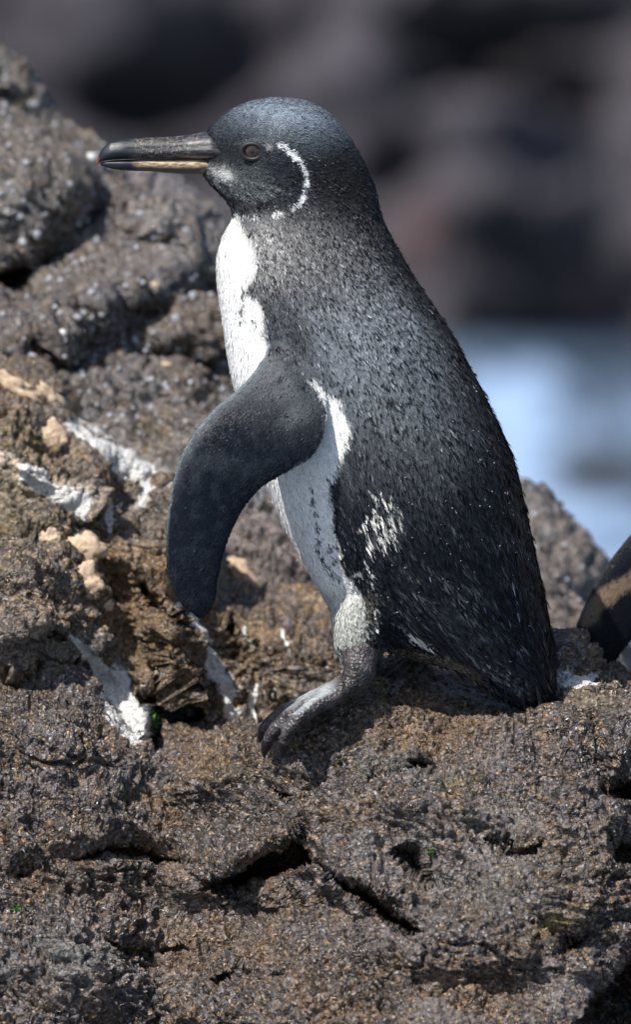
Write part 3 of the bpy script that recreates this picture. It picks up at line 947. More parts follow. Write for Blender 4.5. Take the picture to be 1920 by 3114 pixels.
def paint(P, flipflag, side='near'):
    """plumage colour, with some light and shade painted in, where each point of the bird lies (mirrored onto the far side)"""
    Q = P.copy(); Q[:, 1] = -np.abs(Q[:, 1])
    px, py = project(Q)
    n = len(P)
    nz = fbm(P, 120, 3, 71)
    nz2 = noise(P * np.array([1, 1, 0.45]), 420, 75)
    jx = px + 26 * fbm(P, 55, 3, 72) + 10 * nz2
    jy = py + 22 * fbm(P, 55, 3, 73)
    c = np.tile(np.array([0.006, 0.008, 0.013]), (n, 1))
    def put(w, col):
        nonlocal c
        w = np.clip(w, 0, 1)[:, None]
        c = c * (1 - w) + np.array(col) * w
    # broad plumage tones, with highlights painted on shoulder and crown
    put(blob(jx, jy, 1140, 1060, 240, 290, -30) * 1.0, (0.20, 0.222, 0.248))
    put(blob(jx, jy, 1230, 1200, 150, 210, -25) * 0.6, (0.125, 0.138, 0.150))
    put(blob(jx, jy, 930, 760, 240, 130, 10) * 0.95, (0.135, 0.135, 0.140))
    put(blob(jx, jy, 800, 760, 70, 100, 0) * 0.8, (0.24, 0.24, 0.24))
    put(blob(jx, jy, 1150, 1380, 150, 120, 0) * 0.45, (0.050, 0.053, 0.060))
    put(blob(jx, jy, 1400, 1930, 250, 85, 38) * 0.6, (0.070, 0.077, 0.083))
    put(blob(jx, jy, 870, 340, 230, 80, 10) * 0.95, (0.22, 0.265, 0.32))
    put(blob(jx, jy, 830, 420, 200, 50, 8) * 0.4, (0.07, 0.085, 0.095))
    put(blob(jx, jy, 1040, 560, 90, 120, -10) * 0.9, (0.022, 0.019, 0.018))
    put(blob(jx, jy, 760, 540, 100, 55, 25) * 0.7, (0.10, 0.115, 0.12))
    put(blob(jx, jy, 800, 615, 80, 26, 12) * 0.9, (0.012, 0.013, 0.015))
    put(blob(jx, jy, 700, 455, 80, 26, 0) * 0.8, (0.018, 0.020, 0.022))
    put(blob(jx, jy, 905, 1010, 28, 90, -25) * 0.7, (0.018, 0.019, 0.022))  # painted shade in the crease behind the flipper shoulder
    put(blob(jx, jy, 815, 950, 30, 50, 0) * 0.5, (0.03, 0.032, 0.037))
    put(sstep(110, 0, np.interp(py, BY, BR) - px) * sstep(560, 760, py) * 0.85, (0.018, 0.013, 0.012))  # shaded edge of the back, painted dark brown
    # combed streaks following the lie of the feathers
    sl = np.interp(py, [900, 1500, 1800, 2150], [0.30, 0.36, 0.62, 0.85])
    vv = (px - sl * (py - 1500)) * np.cos(np.arctan(sl)); 
    Sx = np.stack([vv * 0.075, py * 0.007, np.zeros(n)], 1)
    st1 = noise(Sx, 1.0, 7) + 0.6 * noise(Sx * np.array([2.2, 1.6, 1]), 1.0, 8)
    low_ = blob(px, py, 1430, 1960, 250, 120, 38)
    put(sstep(0.10, 0.40, st1) * sstep(700, 950, py) * (0.20 + 0.75 * low_), (0.20, 0.21, 0.22))
    put(sstep(-0.1, -0.4, st1) * sstep(900, 1200, py) * 0.45, (0.006, 0.007, 0.010))
    put(blob(px, py, 812, 442, 10, 12, 0) * 0.9, (0.30, 0.31, 0.32))
    put(blob(px, py, 760, 430, 40, 8, -8) * 0.5, (0.16, 0.18, 0.20))
    # chin
    put(blob(jx, jy, 672, 521, 36, 22, 30) * 1.0, (0.62, 0.64, 0.62))
    for k, (ax_, ay_, bx_, by_) in enumerate([(690, 560, 800, 600), (720, 555, 830, 590), (700, 580, 770, 610), (740, 545, 850, 575), (760, 580, 820, 595), (645, 545, 690, 590)]):
        d, t = seg_dist(px + 3 * nz2, py, [(ax_, ay_), (bx_, by_)])
        put(sstep(9, 1, d) * 0.42, (0.30, 0.32, 0.32))
        # white areas
    soft = 9 + 10 * np.clip((1150 - py) / 400, 0, 1)
    cw = sstep(soft, -soft, poly_sd(jx, jy, CHEST))
    put(cw, W)
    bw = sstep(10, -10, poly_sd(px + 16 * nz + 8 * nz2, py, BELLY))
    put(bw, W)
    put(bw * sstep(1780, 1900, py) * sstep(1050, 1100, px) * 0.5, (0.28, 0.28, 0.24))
    put(bw * sstep(1730, 1850, py) * 0.8, (0.36, 0.37, 0.33))  # thigh painted greyer to offset the sun it catches
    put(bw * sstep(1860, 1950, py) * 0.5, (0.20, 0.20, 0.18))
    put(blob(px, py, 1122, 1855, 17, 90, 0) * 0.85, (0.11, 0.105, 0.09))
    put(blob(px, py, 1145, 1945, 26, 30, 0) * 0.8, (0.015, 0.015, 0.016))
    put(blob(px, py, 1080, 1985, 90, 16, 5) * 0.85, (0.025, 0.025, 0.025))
    # under-tail
    put(sstep(0, 18, py - np.interp(px, [1150, 1260, 1360, 1440, 1500], [1955, 1965, 1985, 2025, 2080])) * sstep(1500, 1400, px) * sstep(1140, 1170, px) * 0.9, (0.17, 0.15, 0.125))
    # mottles in the chest
    mott = sstep(0.16, 0.34, noise(P, 330, 77)) * blob(px, py, 715, 800, 55, 60)
    put(mott * 1.1, (0.28, 0.29, 0.31))
    for (dx, dy, rx, ry) in DOTS:
        put(sstep(1.3, 0.6, np.hypot((px + 5 * nz2 - dx) / rx, (py - dy) / ry)) * 0.9, (0.05, 0.05, 0.06))
    for (dx, dy, r) in DARKDOTS:
        put(sstep(1.3, 0.5, np.hypot((px - dx) / r, (py - dy) / (r * 1.2))) * 0.9, (0.008, 0.008, 0.010))
    # the white line round the face
    d, t = seg_dist(px + 5 * nz2, py, FACE_LINE)
    w = 6.2 - 2.5 * sstep(0.55, 0.75, t) + 13 * nz
    put(sstep(w + 4, w - 4, d) * np.where(t > 0.55, 0.6, 0.95) * sstep(-0.34, -0.1, nz2), (0.80, 0.81, 0.81))
    # splash of droppings on the flank
    if side == 'near':
        for seg, w, a in [([(1085, 1590), (1105, 1568), (1128, 1562), (1135, 1580)], 7, 1), ([(1112, 1610), (1112, 1655)], 9, 1), ([(1128, 1560), (1142, 1500)], 5, .9),
                          ([(1150, 1480), (1185, 1560)], 4, 1), ([(1160, 1540), (1200, 1600)], 4, 1), ([(1135, 1600), (1160, 1640)], 5, .9), ([(1155, 1560), (1170, 1625)], 4, .9),
                          ([(1180, 1500), (1215, 1575)], 4, .7), ([(1175, 1590), (1200, 1640)], 4, .8), ([(1118, 1470), (1130, 1500)], 3, .6),
                          ([(1070, 1760), (1050, 1770), (1030, 1765)], 4, .8), ([(1068, 1740), (1095, 1735)], 4, .7), ([(1240, 1930), (1290, 1950)], 5, .9), ([(1258, 1925), (1275, 1938)], 6, .9)]:
            d, t = seg_dist(px, py + 3 * nz2, seg)
            put(sstep(w + 2, w - 3, d) * a * (flipflag < 0.5), (0.78, 0.76, 0.70))
        d, t = seg_dist(px + 5 * nz2, py, [(1105, 1695), (1122, 1740), (1132, 1800), (1140, 1860), (1140, 1970)])
        put(sstep(7, 3, d) * sstep(-0.08, 0.12, noise(P, 260, 79)) * (flipflag < 0.5), (0.66, 0.65, 0.62))
    c *= (1 + 0.7 * nz2)[:, None]
    # flipper plumage, its lit upper arm and leading edge painted paler
    f = np.tile(np.array([0.006, 0.009, 0.016]), (n, 1))
    def fput(w, col):
        nonlocal f
        w = np.clip(w, 0, 1)[:, None]
        f = f * (1 - w) + np.array(col) * w
    fn = fbm(P, 45, 4, 81)
    fput(blob(jx, jy, 880, 1150, 150, 110, 20) * 1.0, (0.115, 0.125, 0.135))
    fput(sstep(-0.1, 0.5, fn) * sstep(1550, 1250, py) * 0.6, (0.07, 0.08, 0.09))
    fput(sstep(0.0, 0.35, fn) * 0.35, (0.028, 0.036, 0.045))
    fput(sstep(0.05, 0.4, noise(P, 160, 83)) * 0.4, (0.035, 0.042, 0.05))
    ld = np.array([s[0] for s in FLIP]); dl, _ = seg_dist(px, py, [tuple(v) for v in ld])
    fput(sstep(44, 4, dl) * sstep(1600, 1250, py) * 0.8, (0.11, 0.13, 0.145))
    fput(blob(jx, jy, 900, 1260, 50, 30, -20) * 0.6, (0.14, 0.16, 0.165))
    fput(blob(jx, jy, 820, 1260, 50, 24, -40) * 0.6, (0.02, 0.022, 0.026))
    fput(sstep(12, 2, dl) * sstep(1750, 1500, py) * 0.8, (0.22, 0.25, 0.27))
    trl = [(980, 1170), (996, 1250), (992, 1325), (960, 1390), (905, 1418)]
    dt, _ = seg_dist(px, py, trl)
    fput(sstep(13, 3, dt) * 0.7, (0.33, 0.34, 0.34))
    for (dx, dy, r) in DARKDOTS:
        fput(sstep(1.3, 0.5, np.hypot(px - dx, py - dy) / r) * 0.9, (0.008, 0.008, 0.010))
    f *= (1 + 0.5 * nz2)[:, None]
    if side == 'far':
        pass
    w = flipflag[:, None]
    return np.clip(c * (1 - w) + f * w, 0.004, 0.86)


def feather_material(name, rough=0.55):
    N = NT(name, rough, 0.13)
    c = N.attr('tint', 'Color')
    st = N.noise(900, 2, 0.6)
    N.b.inputs['Sheen Weight'].default_value = 0.02
    N.b.inputs['Sheen Tint'].default_value = (0.75, 0.85, 1.0, 1)
    return N.done(N.mix(1.0, c, N.ramp(st, [(0.3, 0.75), (0.7, 1.2)]), 'MULTIPLY'), N.bump(st, 0.0006, 0.5))


M_plume = feather_material('plumage', 0.5)
M_feather = feather_material('feather vanes', 0.34)


def make_feathers(V, F, C_fn, count, length, width, dirfn, lift, light=1.0, mask=None, seed=0, contrast=None):
    """many small overlapping contour feathers lying on the skin"""
    r = np.random.default_rng(seed)
    A = V[F[:, 0]]; B = V[F[:, 1]]; Cc = V[F[:, 2]]; D = V[F[:, 3]]
    area = 0.5 * np.linalg.norm(np.cross(Cc - A, D - B), axis=1)
    cen = (A + B + Cc + D) / 4
    wgt = area * (mask(cen) if mask is not None else 1.0)
    pick = r.choice(len(F), count, p=wgt / wgt.sum())
    u = r.random((count, 1)); v = r.random((count, 1))
    P = (A[pick] * (1 - u) + B[pick] * u) * (1 - v) + (D[pick] * (1 - u) + Cc[pick] * u) * v
    Nn = np.cross(Cc - A, D - B)[pick]; Nn /= np.linalg.norm(Nn, axis=1)[:, None] + 1e-12
    d = dirfn(P) + r.normal(0, 0.13, (count, 3))
    d -= Nn * (d * Nn).sum(1)[:, None]; d /= np.linalg.norm(d, axis=1)[:, None] + 1e-9
    s = np.cross(Nn, d)
    bigf = np.where(r.random(count) < 0.07, 1.6, 1.0)
    Ln = (length(P) * bigf * r.uniform(0.7, 1.25, count))[:, None]; Wn = (width(P) * r.uniform(0.75, 1.2, count))[:, None]
    lf = lift(P)[:, None] * r.uniform(0.3, 1.3, (count, 1)) * np.where(r.random((count, 1)) < 0.04, 3.0, 1.0)
    col = C_fn(P + r.normal(0, 0.0006, (count, 3)))
    roll = r.normal(0, 0.22, (count, 1)) * np.where(col.mean(1) > 0.4, 0.15, 0.8)[:, None]
    K = contrast(P) if contrast is not None else np.ones(count)
    p0 = P - Nn * 0.0002
    p1 = P + d * Ln * 0.55 + s * Wn * 0.5 + Nn * (lf * 0.6 + roll * Wn * 0.5)
    p2 = P + d * Ln * 0.55 - s * Wn * 0.5 + Nn * (lf * 0.6 - roll * Wn * 0.5)
    p3 = P + d * Ln + Nn * lf * 0.8
    VV = np.stack([p0, p1, p3, p2], 1).reshape(-1, 3)
    FF = np.arange(count * 4).reshape(-1, 4)
    lum = col.mean(1)
    darkf = (lum < 0.25)
    k = r.random(count)
    # pale tips on part of the dark feathers, as on the neck and back
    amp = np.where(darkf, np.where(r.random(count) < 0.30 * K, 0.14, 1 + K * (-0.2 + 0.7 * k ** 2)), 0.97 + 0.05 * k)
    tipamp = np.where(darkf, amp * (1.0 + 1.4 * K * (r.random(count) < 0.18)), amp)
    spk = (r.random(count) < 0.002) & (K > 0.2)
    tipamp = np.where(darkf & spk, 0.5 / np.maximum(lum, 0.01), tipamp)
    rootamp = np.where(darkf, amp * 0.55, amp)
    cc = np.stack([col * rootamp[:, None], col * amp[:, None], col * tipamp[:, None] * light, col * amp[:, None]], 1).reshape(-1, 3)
    return VV, FF, np.clip(cc, 0.003, 0.88)


def flow(P):
    """direction in which the feathers lie"""
    Q = P.copy(); Q[:, 1] = -np.abs(Q[:, 1])
    px, py = project(Q)
    d = np.zeros((len(P), 3))
    head = sstep(680, 520, py)
    low = sstep(1500, 1900, py)
    front = sstep(250, 0, px - np.interp(py, BY, BL))
    d[:, 0] = 0.42 + head * 1.2 + low * 0.25 - front * 0.1
    d[:, 2] = -1.0 + head * 0.55
    d[:, 1] = np.sign(P[:, 1]) * 0.05
    return d / np.linalg.norm(d, axis=1)[:, None]


def quads_of(V, F):
    return F


def bill_parts(T, base, parent, mats):
    """upper and lower mandible as lofts along the bill"""
    up = [(704, 425, 484, 50), (676, 412, 484, 66), (645, 397, 483, 66), (612, 402, 482, 58), (570, 411, 481, 49), (520, 416, 481, 44), (460, 418, 482, 38), (410, 421, 483, 34), (370, 424, 484, 31), (335, 431, 486, 26),
          (315, 447, 489, 18), (303, 462, 493, 12), (296, 478, 499, 6), (293, 487, 503, 2)]
    lo = [(690, 484, 505, 26), (650, 481, 520, 44), (610, 481, 530, 47), (570, 482, 530, 43), (520, 483, 527, 37), (460, 484, 521, 31), (410, 485, 520, 27), (370, 486, 518, 23), (340, 488, 514, 17), (318, 491, 508, 10), (304, 494, 502, 4)]
    M_u, M_l = mats
    for nm, tab, mt, upper in (('upper_bill', up, M_u, True), ('lower_bill', lo, M_l, False)):
        xs = np.linspace(tab[0][0], tab[-1][0], 56)
        t = [(-a[0], a[1], a[2], a[3]) for a in tab]
        secs = []
        for x in xs:
            y0 = lerp_table(t, -x, 1); y1 = lerp_table(t, -x, 2); h = lerp_table(t, -x, 3)
            ring = []
            for a in np.linspace(0, 2 * math.pi, 32, endpoint=False):
                c, s = math.cos(a), math.sin(a)
                if upper:
                    v = 1 - (1 + s) / 2                # 0 top .. 1 bottom
                    wv = abs(c) ** 0.8 * (0.55 + 0.45 * min(1, v * 1.6))
                    groove = -0.10 * math.exp(-((v - 0.5) / 0.10) ** 2) * float(sstep(360, 420, x))
                else:
                    v = (1 - s) / 2
                    wv = abs(c) ** 0.8 * (1.0 - 0.35 * v)
                    groove = 0
                yy = y0 + (y1 - y0) * v
                p = at(x, yy, 0.0)
                ring.append([p[0], math.copysign(h * S * max(wv + groove * (abs(c) > .3), 0), c), p[2]])
            secs.append(np.array(ring))
        V, Fq = loft(secs)
        V = T(V)
        link(nm, mesh_from(nm, V - base, Fq, True), mt, parent)


def bill_material(upper, x0, base):
    N = NT('bill horn upper' if upper else 'bill horn lower', 0.40, 0.4)
    sepn = N.n('ShaderNodeSeparateXYZ'); N.put(sepn.inputs[0], N.co)
    X = sepn.outputs[0]; Z = sepn.outputs[2]
    def xpos(px): return float(at(px, 480, 0)[0] - base[0])
    def zpos(py): return float(at(500, py, 0)[2] - base[2])
    st = N.n('ShaderNodeMapping'); N.put(st.inputs[0], N.co); st.inputs['Scale'].default_value = (0.25, 1, 1)
    streak = N.noise(700, 4, 0.65, co=st.outputs[0])
    def win(sock, a, b, soft):
        m = N.n('ShaderNodeMapRange'); m.interpolation_type = 'SMOOTHSTEP'
        N.put(m.inputs[0], sock); m.inputs[1].default_value = a; m.inputs[2].default_value = b
        return m.outputs[0]
    if upper:
        c = N.mix(N.ramp(streak, [(0.42, 0), (0.62, 1)]), (0.008, 0.009, 0.012), (0.055, 0.057, 0.062))
        mott = N.math('MULTIPLY', N.ramp(N.noise(420, 4, 0.7), [(0.52, 0), (0.6, 1)]), N.math('MULTIPLY', win(X, xpos(380), xpos(430), 0), win(X, xpos(640), xpos(560), 0)))
        c = N.mix(N.math('MULTIPLY', mott, 0.8), c, (0.18, 0.15, 0.12))
        tipm = win(X, xpos(420), xpos(380), 0)
        c = N.mix(tipm, c, (0.010, 0.012, 0.018))
        pink = N.math('MULTIPLY', win(X, xpos(520), xpos(600), 0), win(Z, zpos(466), zpos(476), 0))
        c = N.mix(N.math('MULTIPLY', pink, 0.85), c, (0.36, 0.21, 0.15))
        tip2 = win(X, xpos(303), xpos(297), 0)
        c = N.mix(N.math('MULTIPLY', tip2, 0.4), c, (0.35, 0.12, 0.05))
    else:
        c = N.mix(N.ramp(streak, [(0.40, 0), (0.6, 1)]), (0.12, 0.09, 0.065), (0.46, 0.34, 0.20))
        c = N.mix(win(Z, zpos(500), zpos(513), 0), c, (0.06, 0.05, 0.045))
        c = N.mix(win(X, xpos(430), xpos(395), 0), c, (0.012, 0.014, 0.024))
        pk = win(X, xpos(590), xpos(640), 0)
        c = N.mix(N.math('MULTIPLY', pk, 0.3), c, (0.20, 0.11, 0.09))
    return N.done(c, N.bump(streak, 0.0004, 0.5))


def skin_material():
    N = NT('scaly foot skin', 0.45, 0.5)
    v = N.vor(420)
    n1 = N.noise(90, 4, 0.6)
    c = N.mix(N.ramp(n1, [(0.40, 0), (0.62, 1)]), (0.012, 0.011, 0.012), (0.075, 0.068, 0.072))
    c = N.mix(N.attr('stain_or_light'), c, N.mix(N.ramp(n1, [(0.3, 0), (0.7, 1)]), (0.18, 0.20, 0.21), (0.42, 0.45, 0.46)))
    c = N.mix(N.ramp(N.noise(300, 3), [(0.55, 0), (0.7, 0.7)]), c, (0.15, 0.11, 0.095))
    return N.done(c, N.bump(N.math('ADD', v, N.math('MULTIPLY', N.noise(500, 3), 0.5)), 0.0012, 0.8))


M_skin = skin_material()
Nc = NT('black claw', 0.25, 0.5); M_claw = Nc.done((0.012, 0.012, 0.015))


Nb_ = NT('water bead', 0.02, 1.0)
Nb_.b.inputs['Transmission Weight'].default_value = 0.6
Nb_.b.inputs['IOR'].default_value = 1.4
M_bead = Nb_.done((0.8, 0.82, 0.85))


def build_foot(tarsus, toes, base, parent, T, voxel=0.0012, light=1.0):
    parts = []
    parts.append(tube([p for p, r in tarsus], [r for p, r in tarsus], 16, 1.0, (0, 1, 0)))
    for toe in toes:
        parts.append(tube([p for p, r in toe], [r for p, r in toe], 12, 0.85, (0, 1, 0)))
    # webs
    for a, b in zip(toes[:-1], toes[1:]):
        m = min(len(a), len(b))
        Vw = []; Fw = []
        for i in range(m):
            pa, ra = a[i]; pb, rb = b[i]
            up = np.array([0, 0, 1.0]) * min(ra, rb) * 0.30
            off = np.array([0, 0, -0.1]) * ra
            Vw += [pa + up + off, pb + up + off, pb - up + off, pa - up + off]
        for i in range(m - 2):
            for k in range(4):
                Fw.append((i * 4 + k, i * 4 + (k + 1) % 4, (i + 1) * 4 + (k + 1) % 4, (i + 1) * 4 + k))
        e = (m - 2) * 4
        Fw.append((3, 2, 1, 0)); Fw.append((e, e + 1, e + 2, e + 3))
        parts.append((np.array(Vw[: (m - 1) * 4]), Fw))
    V, Fq = merge(parts)
    V, Fq = remesh(V, Fq, voxel, 4, 0.5)
    Nv = vert_normals(V, Fq)
    if (Nv[:, 2] * (V[:, 2] - V[:, 2].mean())).sum() < 0:
        Nv = -Nv
    px, py = project(V)
    st = sstep(0.45, 0.95, Nv[:, 2]) * sstep(1040, 985, px) * sstep(850, 900, px) * light  # painted highlight: upward faces of the foot turn paler
    V = T(V)
    ft = link('foot', mesh_from('foot', V - base, Fq, True, None, {'stain_or_light': st}), M_skin, parent)
    for toe in toes:
        p, r = toe[-1]; q, _ = toe[-2]
        d = p - q; d /= np.linalg.norm(d)
        dn = np.array([0, 0, -1.0])
        cp = [p - d * r * 0.4, p + d * r * 0.6 + dn * r * 0.1, p + d * r * 1.1 + dn * r * 0.7, p + d * r * 1.2 + dn * r * 1.4]
        V, Fq = tube(cp, [r * 0.85, r * 0.75, r * 0.5, r * 0.15], 10)
        link('claw', mesh_from('claw', T(V) - base, Fq, True), M_claw, ft)


def eye_parts(bvh, base, parent, T, far=False):
    Ni = NT('iris', 0.08, 0.6)
    vec = Ni.n('ShaderNodeVectorMath', operation='LENGTH')
    return


M_iris = NT('amber brown eye', 0.06, 0.6); M_iris = M_iris.done((0.036, 0.015, 0.010))
M_pupil = NT('pupil', 0.03, 0.7); M_pupil = M_pupil.done((0.003, 0.003, 0.003))
M_lid = NT('dark eyelid', 0.5, 0.4)
M_lid = M_lid.done(M_lid.mix(M_lid.noise(900, 3), (0.004, 0.004, 0.005), (0.016, 0.015, 0.016)), None)


def disc_dome(r, h, n=24, m=6):
    secs = []
    for k in range(m + 1):
        a = k / m * math.pi / 2 * 0.98
        t = np.linspace(0, 2 * math.pi, n, endpoint=False)
        secs.append(np.stack([np.cos(t) * r * math.cos(a), np.full(n, -h * math.sin(a)), np.sin(t) * r * math.cos(a)], 1))
    return loft(secs)


def torus(R, r, n=36, m=10, sx=1.0, sz=0.85):
    V = []; F = []
    for i in range(n):
        a = 2 * math.pi * i / n
        for j in range(m):
            b = 2 * math.pi * j / m
            q = R + r * math.cos(b)
            V.append((q * math.cos(a) * sx, -r * 0.8 * math.sin(b), q * math.sin(a) * sz))
    for i in range(n):
        for j in range(m):
            F.append((i * m + j, i * m + (j + 1) % m, ((i + 1) % n) * m + (j + 1) % m, ((i + 1) % n) * m + j))
    return np.array(V), F


def build_penguin(T, Tinv, flippers, label, base, name='penguin', voxel=0.0013, nfeather=1.0, near_toes=None, detailed=True, group=None,
                  flip_paint=None):
    root = empty(name, base)
    base = np.asarray(base, float)
    rings = [body_ring(i) for i in range(len(BY))]
    parts = [loft(rings)]
    # thighs and flank bulge
    for sgn in (-1, 1):
        th = [np.array(at(1220, 1640, 0)) + (0, sgn * 0.032, 0), np.array(at(1150, 1790, 0)) + (0, sgn * 0.028, 0), np.array(at(1100, 1880, 0)) + (0, sgn * 0.029, 0),
              np.array(at(1092, 1950, 0)) + (0, sgn * 0.033, 0)]
        parts.append(tube(th, [0.034, 0.0290, 0.0240, 0.0190], 20))
    # cheek
    V, F = merge(parts)
    V = T(V)
    V, F = merge([(V, F)] + flippers)
    V, F = remesh(V, F, voxel, 7, 0.5)
    Q = Tinv(V)
    e, dist = body_e(Q)
    py = project(Q)[1]
    flag = sstep(0.0035, 0.0065, dist) * sstep(960, 1090, py) * sstep(1990, 1900, py)
    # leave the thighs out
    pxq, pyq = project(Q)
    thigh = (np.abs(pxq - 1100) < 120) & (pyq > 1680) & (np.abs(Q[:, 1]) < 0.07)
    flag[thigh] = 0
    fp = flip_paint or (lambda P, Qp, f: paint(Qp, f))
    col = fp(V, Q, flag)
    Fm = flag[F].mean(1) > 0.5
    # body and flippers are one continuous skin, parted where the wing leaves the body
    comp = {}
    for nm, sel in (('body', ~Fm), ('flipper', Fm)):
        if nm == 'flipper':
            y = Q[F][:, :, 1].mean(1)
            sets = [('flipper', sel & (y < 0)), ('flipper', sel & (y >= 0))]
        else:
            sets = [('body', sel)]
        for nm2, sl in sets:
            if sl.sum() < 50: continue
            Fs = F[sl]; u, inv = np.unique(Fs, return_inverse=True)
            o = link(nm2, mesh_from(nm2, V[u] - base, inv.reshape(-1, 4), True, col[u] * 0.85), M_plume, root)
    # contour feathers
    def fl(P):
        q = Tinv(P); e_, d_ = body_e(q); p_ = project(q)
        f_ = sstep(0.0035, 0.0065, d_) * sstep(960, 1090, p_[1]) * sstep(1990, 1900, p_[1])
        f_[(np.abs(p_[0] - 1100) < 120) & (p_[1] > 1680) & (np.abs(q[:, 1]) < 0.07)] = 0
        return q, f_, p_
    def cfn(P):
        q, f_, p_ = fl(P)
        return fp(P, q, f_)
    def length(P):
        q, f_, p_ = fl(P)
        L = np.interp(p_[1], [300, 560, 700, 1000, 1500, 1800, 2150], [0.0022, 0.0028, 0.0046, 0.0066, 0.0085, 0.0125, 0.0190])
        L = np.where(f_ > 0.5, 0.0028, L)
        front = (p_[0] - np.interp(p_[1], BY, BL)) < 200
        return np.where(front & (p_[1] > 650), np.minimum(L, 0.0050), L)
    def width(P):
        q, f_, p_ = fl(P)
        Wd = np.interp(p_[1], [300, 560, 700, 1000, 1500, 2150], [0.0007, 0.0009, 0.0014, 0.0017, 0.0018, 0.0017])
        return np.where(f_ > 0.5, 0.0011, Wd)
    def lift(P):
        q, f_, p_ = fl(P)
        return np.where(f_ > 0.5, 0.00025, np.interp(p_[1], [300, 600, 1000, 2100], [0.0003, 0.0006, 0.0009, 0.0011]) * np.where((p_[0] < 1060) & (p_[1] > 650), 0.45, 1.0))
    flipdir = np.array(at(600, 1750, 0)) - np.array(at(850, 1250, 0)); flipdir /= np.linalg.norm(flipdir)
    def dirf(P):
        q, f_, p_ = fl(P)
        d = flow(q)
        d2 = np.tile(flipdir, (len(P), 1))
        d = d * (1 - f_[:, None]) + d2 * f_[:, None]
        R = T(np.array([[0, 0, 0.0]]))
        return T(d) - R
    def msk(P):
        q, f_, p_ = fl(P)
        return np.where(q[:, 1] < 0.01, 1.0, 0.35) * np.where(p_[1] < 660, 3.2, 1.0) * np.where(p_[1] < 900, 1.3, 1.0) * np.where(f_ > 0.5, 1.6, 1)
    def contr(P):
        q, f_, p_ = fl(P)
        k_ = np.interp(p_[1], [300, 560, 640, 760, 950, 1150, 1700, 1900, 2150], [0.25, 0.4, 1.0, 1.15, 0.7, 0.42, 0.38, 0.8, 0.9])
        return np.where(f_ > 0.5, 0.12, k_)
    # the lofted skin may be inside out: orient
    NN = np.cross(V[F[:, 2]] - V[F[:, 0]], V[F[:, 3]] - V[F[:, 1]])
    if (NN * (V[F].mean(1) - V.mean(0))).sum() < 0:
        F = F[:, ::-1]
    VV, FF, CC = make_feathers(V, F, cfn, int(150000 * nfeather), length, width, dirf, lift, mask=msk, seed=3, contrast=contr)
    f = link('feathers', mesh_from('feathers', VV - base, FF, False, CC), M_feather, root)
    f['kind'] = 'stuff'
    # water beads on the plumage
    if detailed:
        rr_ = np.random.default_rng(12)
        Vb = V[F].mean(1); Nb = NN if (NN * (Vb - V.mean(0))).sum() > 0 else -NN
        Nb = Nb / (np.linalg.norm(Nb, axis=1)[:, None] + 1e-12)
        qb = project(Tinv(Vb)); wb = (Tinv(Vb)[:, 1] < -0.01) * (np.exp(-((qb[1] - 1650) / 380) ** 2) + 0.03) * (qb[1] > 700) * (qb[0] > 1100)
        pk_ = rr_.choice(len(F), 100, p=wb / wb.sum()); bp = []
        for i_ in pk_:
            Vd, Fd = stone_mesh(1, 1, 1, int(i_) % 97, 0.1, 1)
            bp.append((Vd * rr_.uniform(0.0003, 0.0007) + Vb[i_] + Nb[i_] * 0.0009, Fd))
        Vd, Fd = merge(bp)
        wd = link('water_beads', mesh_from('water_beads', Vd - base, Fd, True), M_bead, root)
        wd['kind'] = 'stuff'
    # bill
    mats = (bill_material(True, 0, base), bill_material(False, 0, base))
    bill_parts(T, base, root, mats)
    # eyes
    bq = BVHTree.FromPolygons([tuple(v) for v in V], [tuple(int(i) for i in x) for x in F])
    for sgn in (-1, 1):
        c = np.array(at(768, 459, -0.028)); c = np.array([c[0], 0, c[2]])
        o_ = T(np.array([c + (0, sgn * 0.2, 0)]))[0]; d_ = T(np.array([c]))[0] - o_
        r_ = bq.ray_cast(Vector(o_), Vector(d_).normalized())
        if r_[0] is None: continue
        hp = np.array(r_[0])
        nrm = (o_ - hp); nrm /= np.linalg.norm(nrm)
        nq = np.array(r_[1]); nq = nq if nq @ nrm > 0 else -nq
        nrm = nrm * 0.6 + nq * 0.4; nrm /= np.linalg.norm(nrm)
        rot = np.array(Vector(nrm).to_track_quat('-Y', 'Z').to_matrix())
        def place(Vx, lift_): return (Vx @ rot.T) + hp + nrm * lift_
        Vd, Fd = disc_dome(0.0056, 0.0022)
        ey = link('eye', mesh_from('eye', place(Vd, 0.0004) - base, Fd, True), M_iris, root)
        Vd, Fd = disc_dome(0.0021, 0.0008)
        link('pupil', mesh_from('pupil', place(Vd, 0.0021) - base, Fd, True), M_pupil, ey)
        Vt, Ft = torus(0.0068, 0.0019, sx=1.15, sz=0.84)
        link('eyelid', mesh_from('eyelid', place(Vt, 0.0012) - base, Ft, True), M_lid, ey)
    # tail quills
    r = random.Random(4)
    for k in range(26):
        t = k / 25
        yoff = (t - 0.5) * 0.032
        q_ = (k * 7 % 26) / 25
        p0 = np.array(at(1440 + 170 * q_, 1960 + 40 * t, 0)) + (0, yoff * 0.8, 0)
        p2 = np.array(at(1490 + 192 * q_, 2095 + 80 * min(1, q_ * 1.4) - 26 * max(0, q_ - 0.75) * 4 + r.uniform(-14, 18), 0)) + (0, yoff * 1.5, 0)
        p1 = (p0 + p2) / 2 + (0.004, yoff * 0.2, 0.0)
        pts = [p0, p0 * 0.5 + p1 * 0.5, p1, p1 * 0.5 + p2 * 0.5, p2]
        Vt, Ft = tube(pts, [0.003, 0.0036, 0.0036, 0.003, 0.0007], 8, 0.35, (0.3, 1, 0))
        cq = np.tile(np.array([0.022, 0.025, 0.032]) * r.uniform(0.6, 1.9), (len(Vt), 1))
        link('tail_feather', mesh_from('tail_feather', T(Vt) - base, Ft, True, cq), M_feather, root)
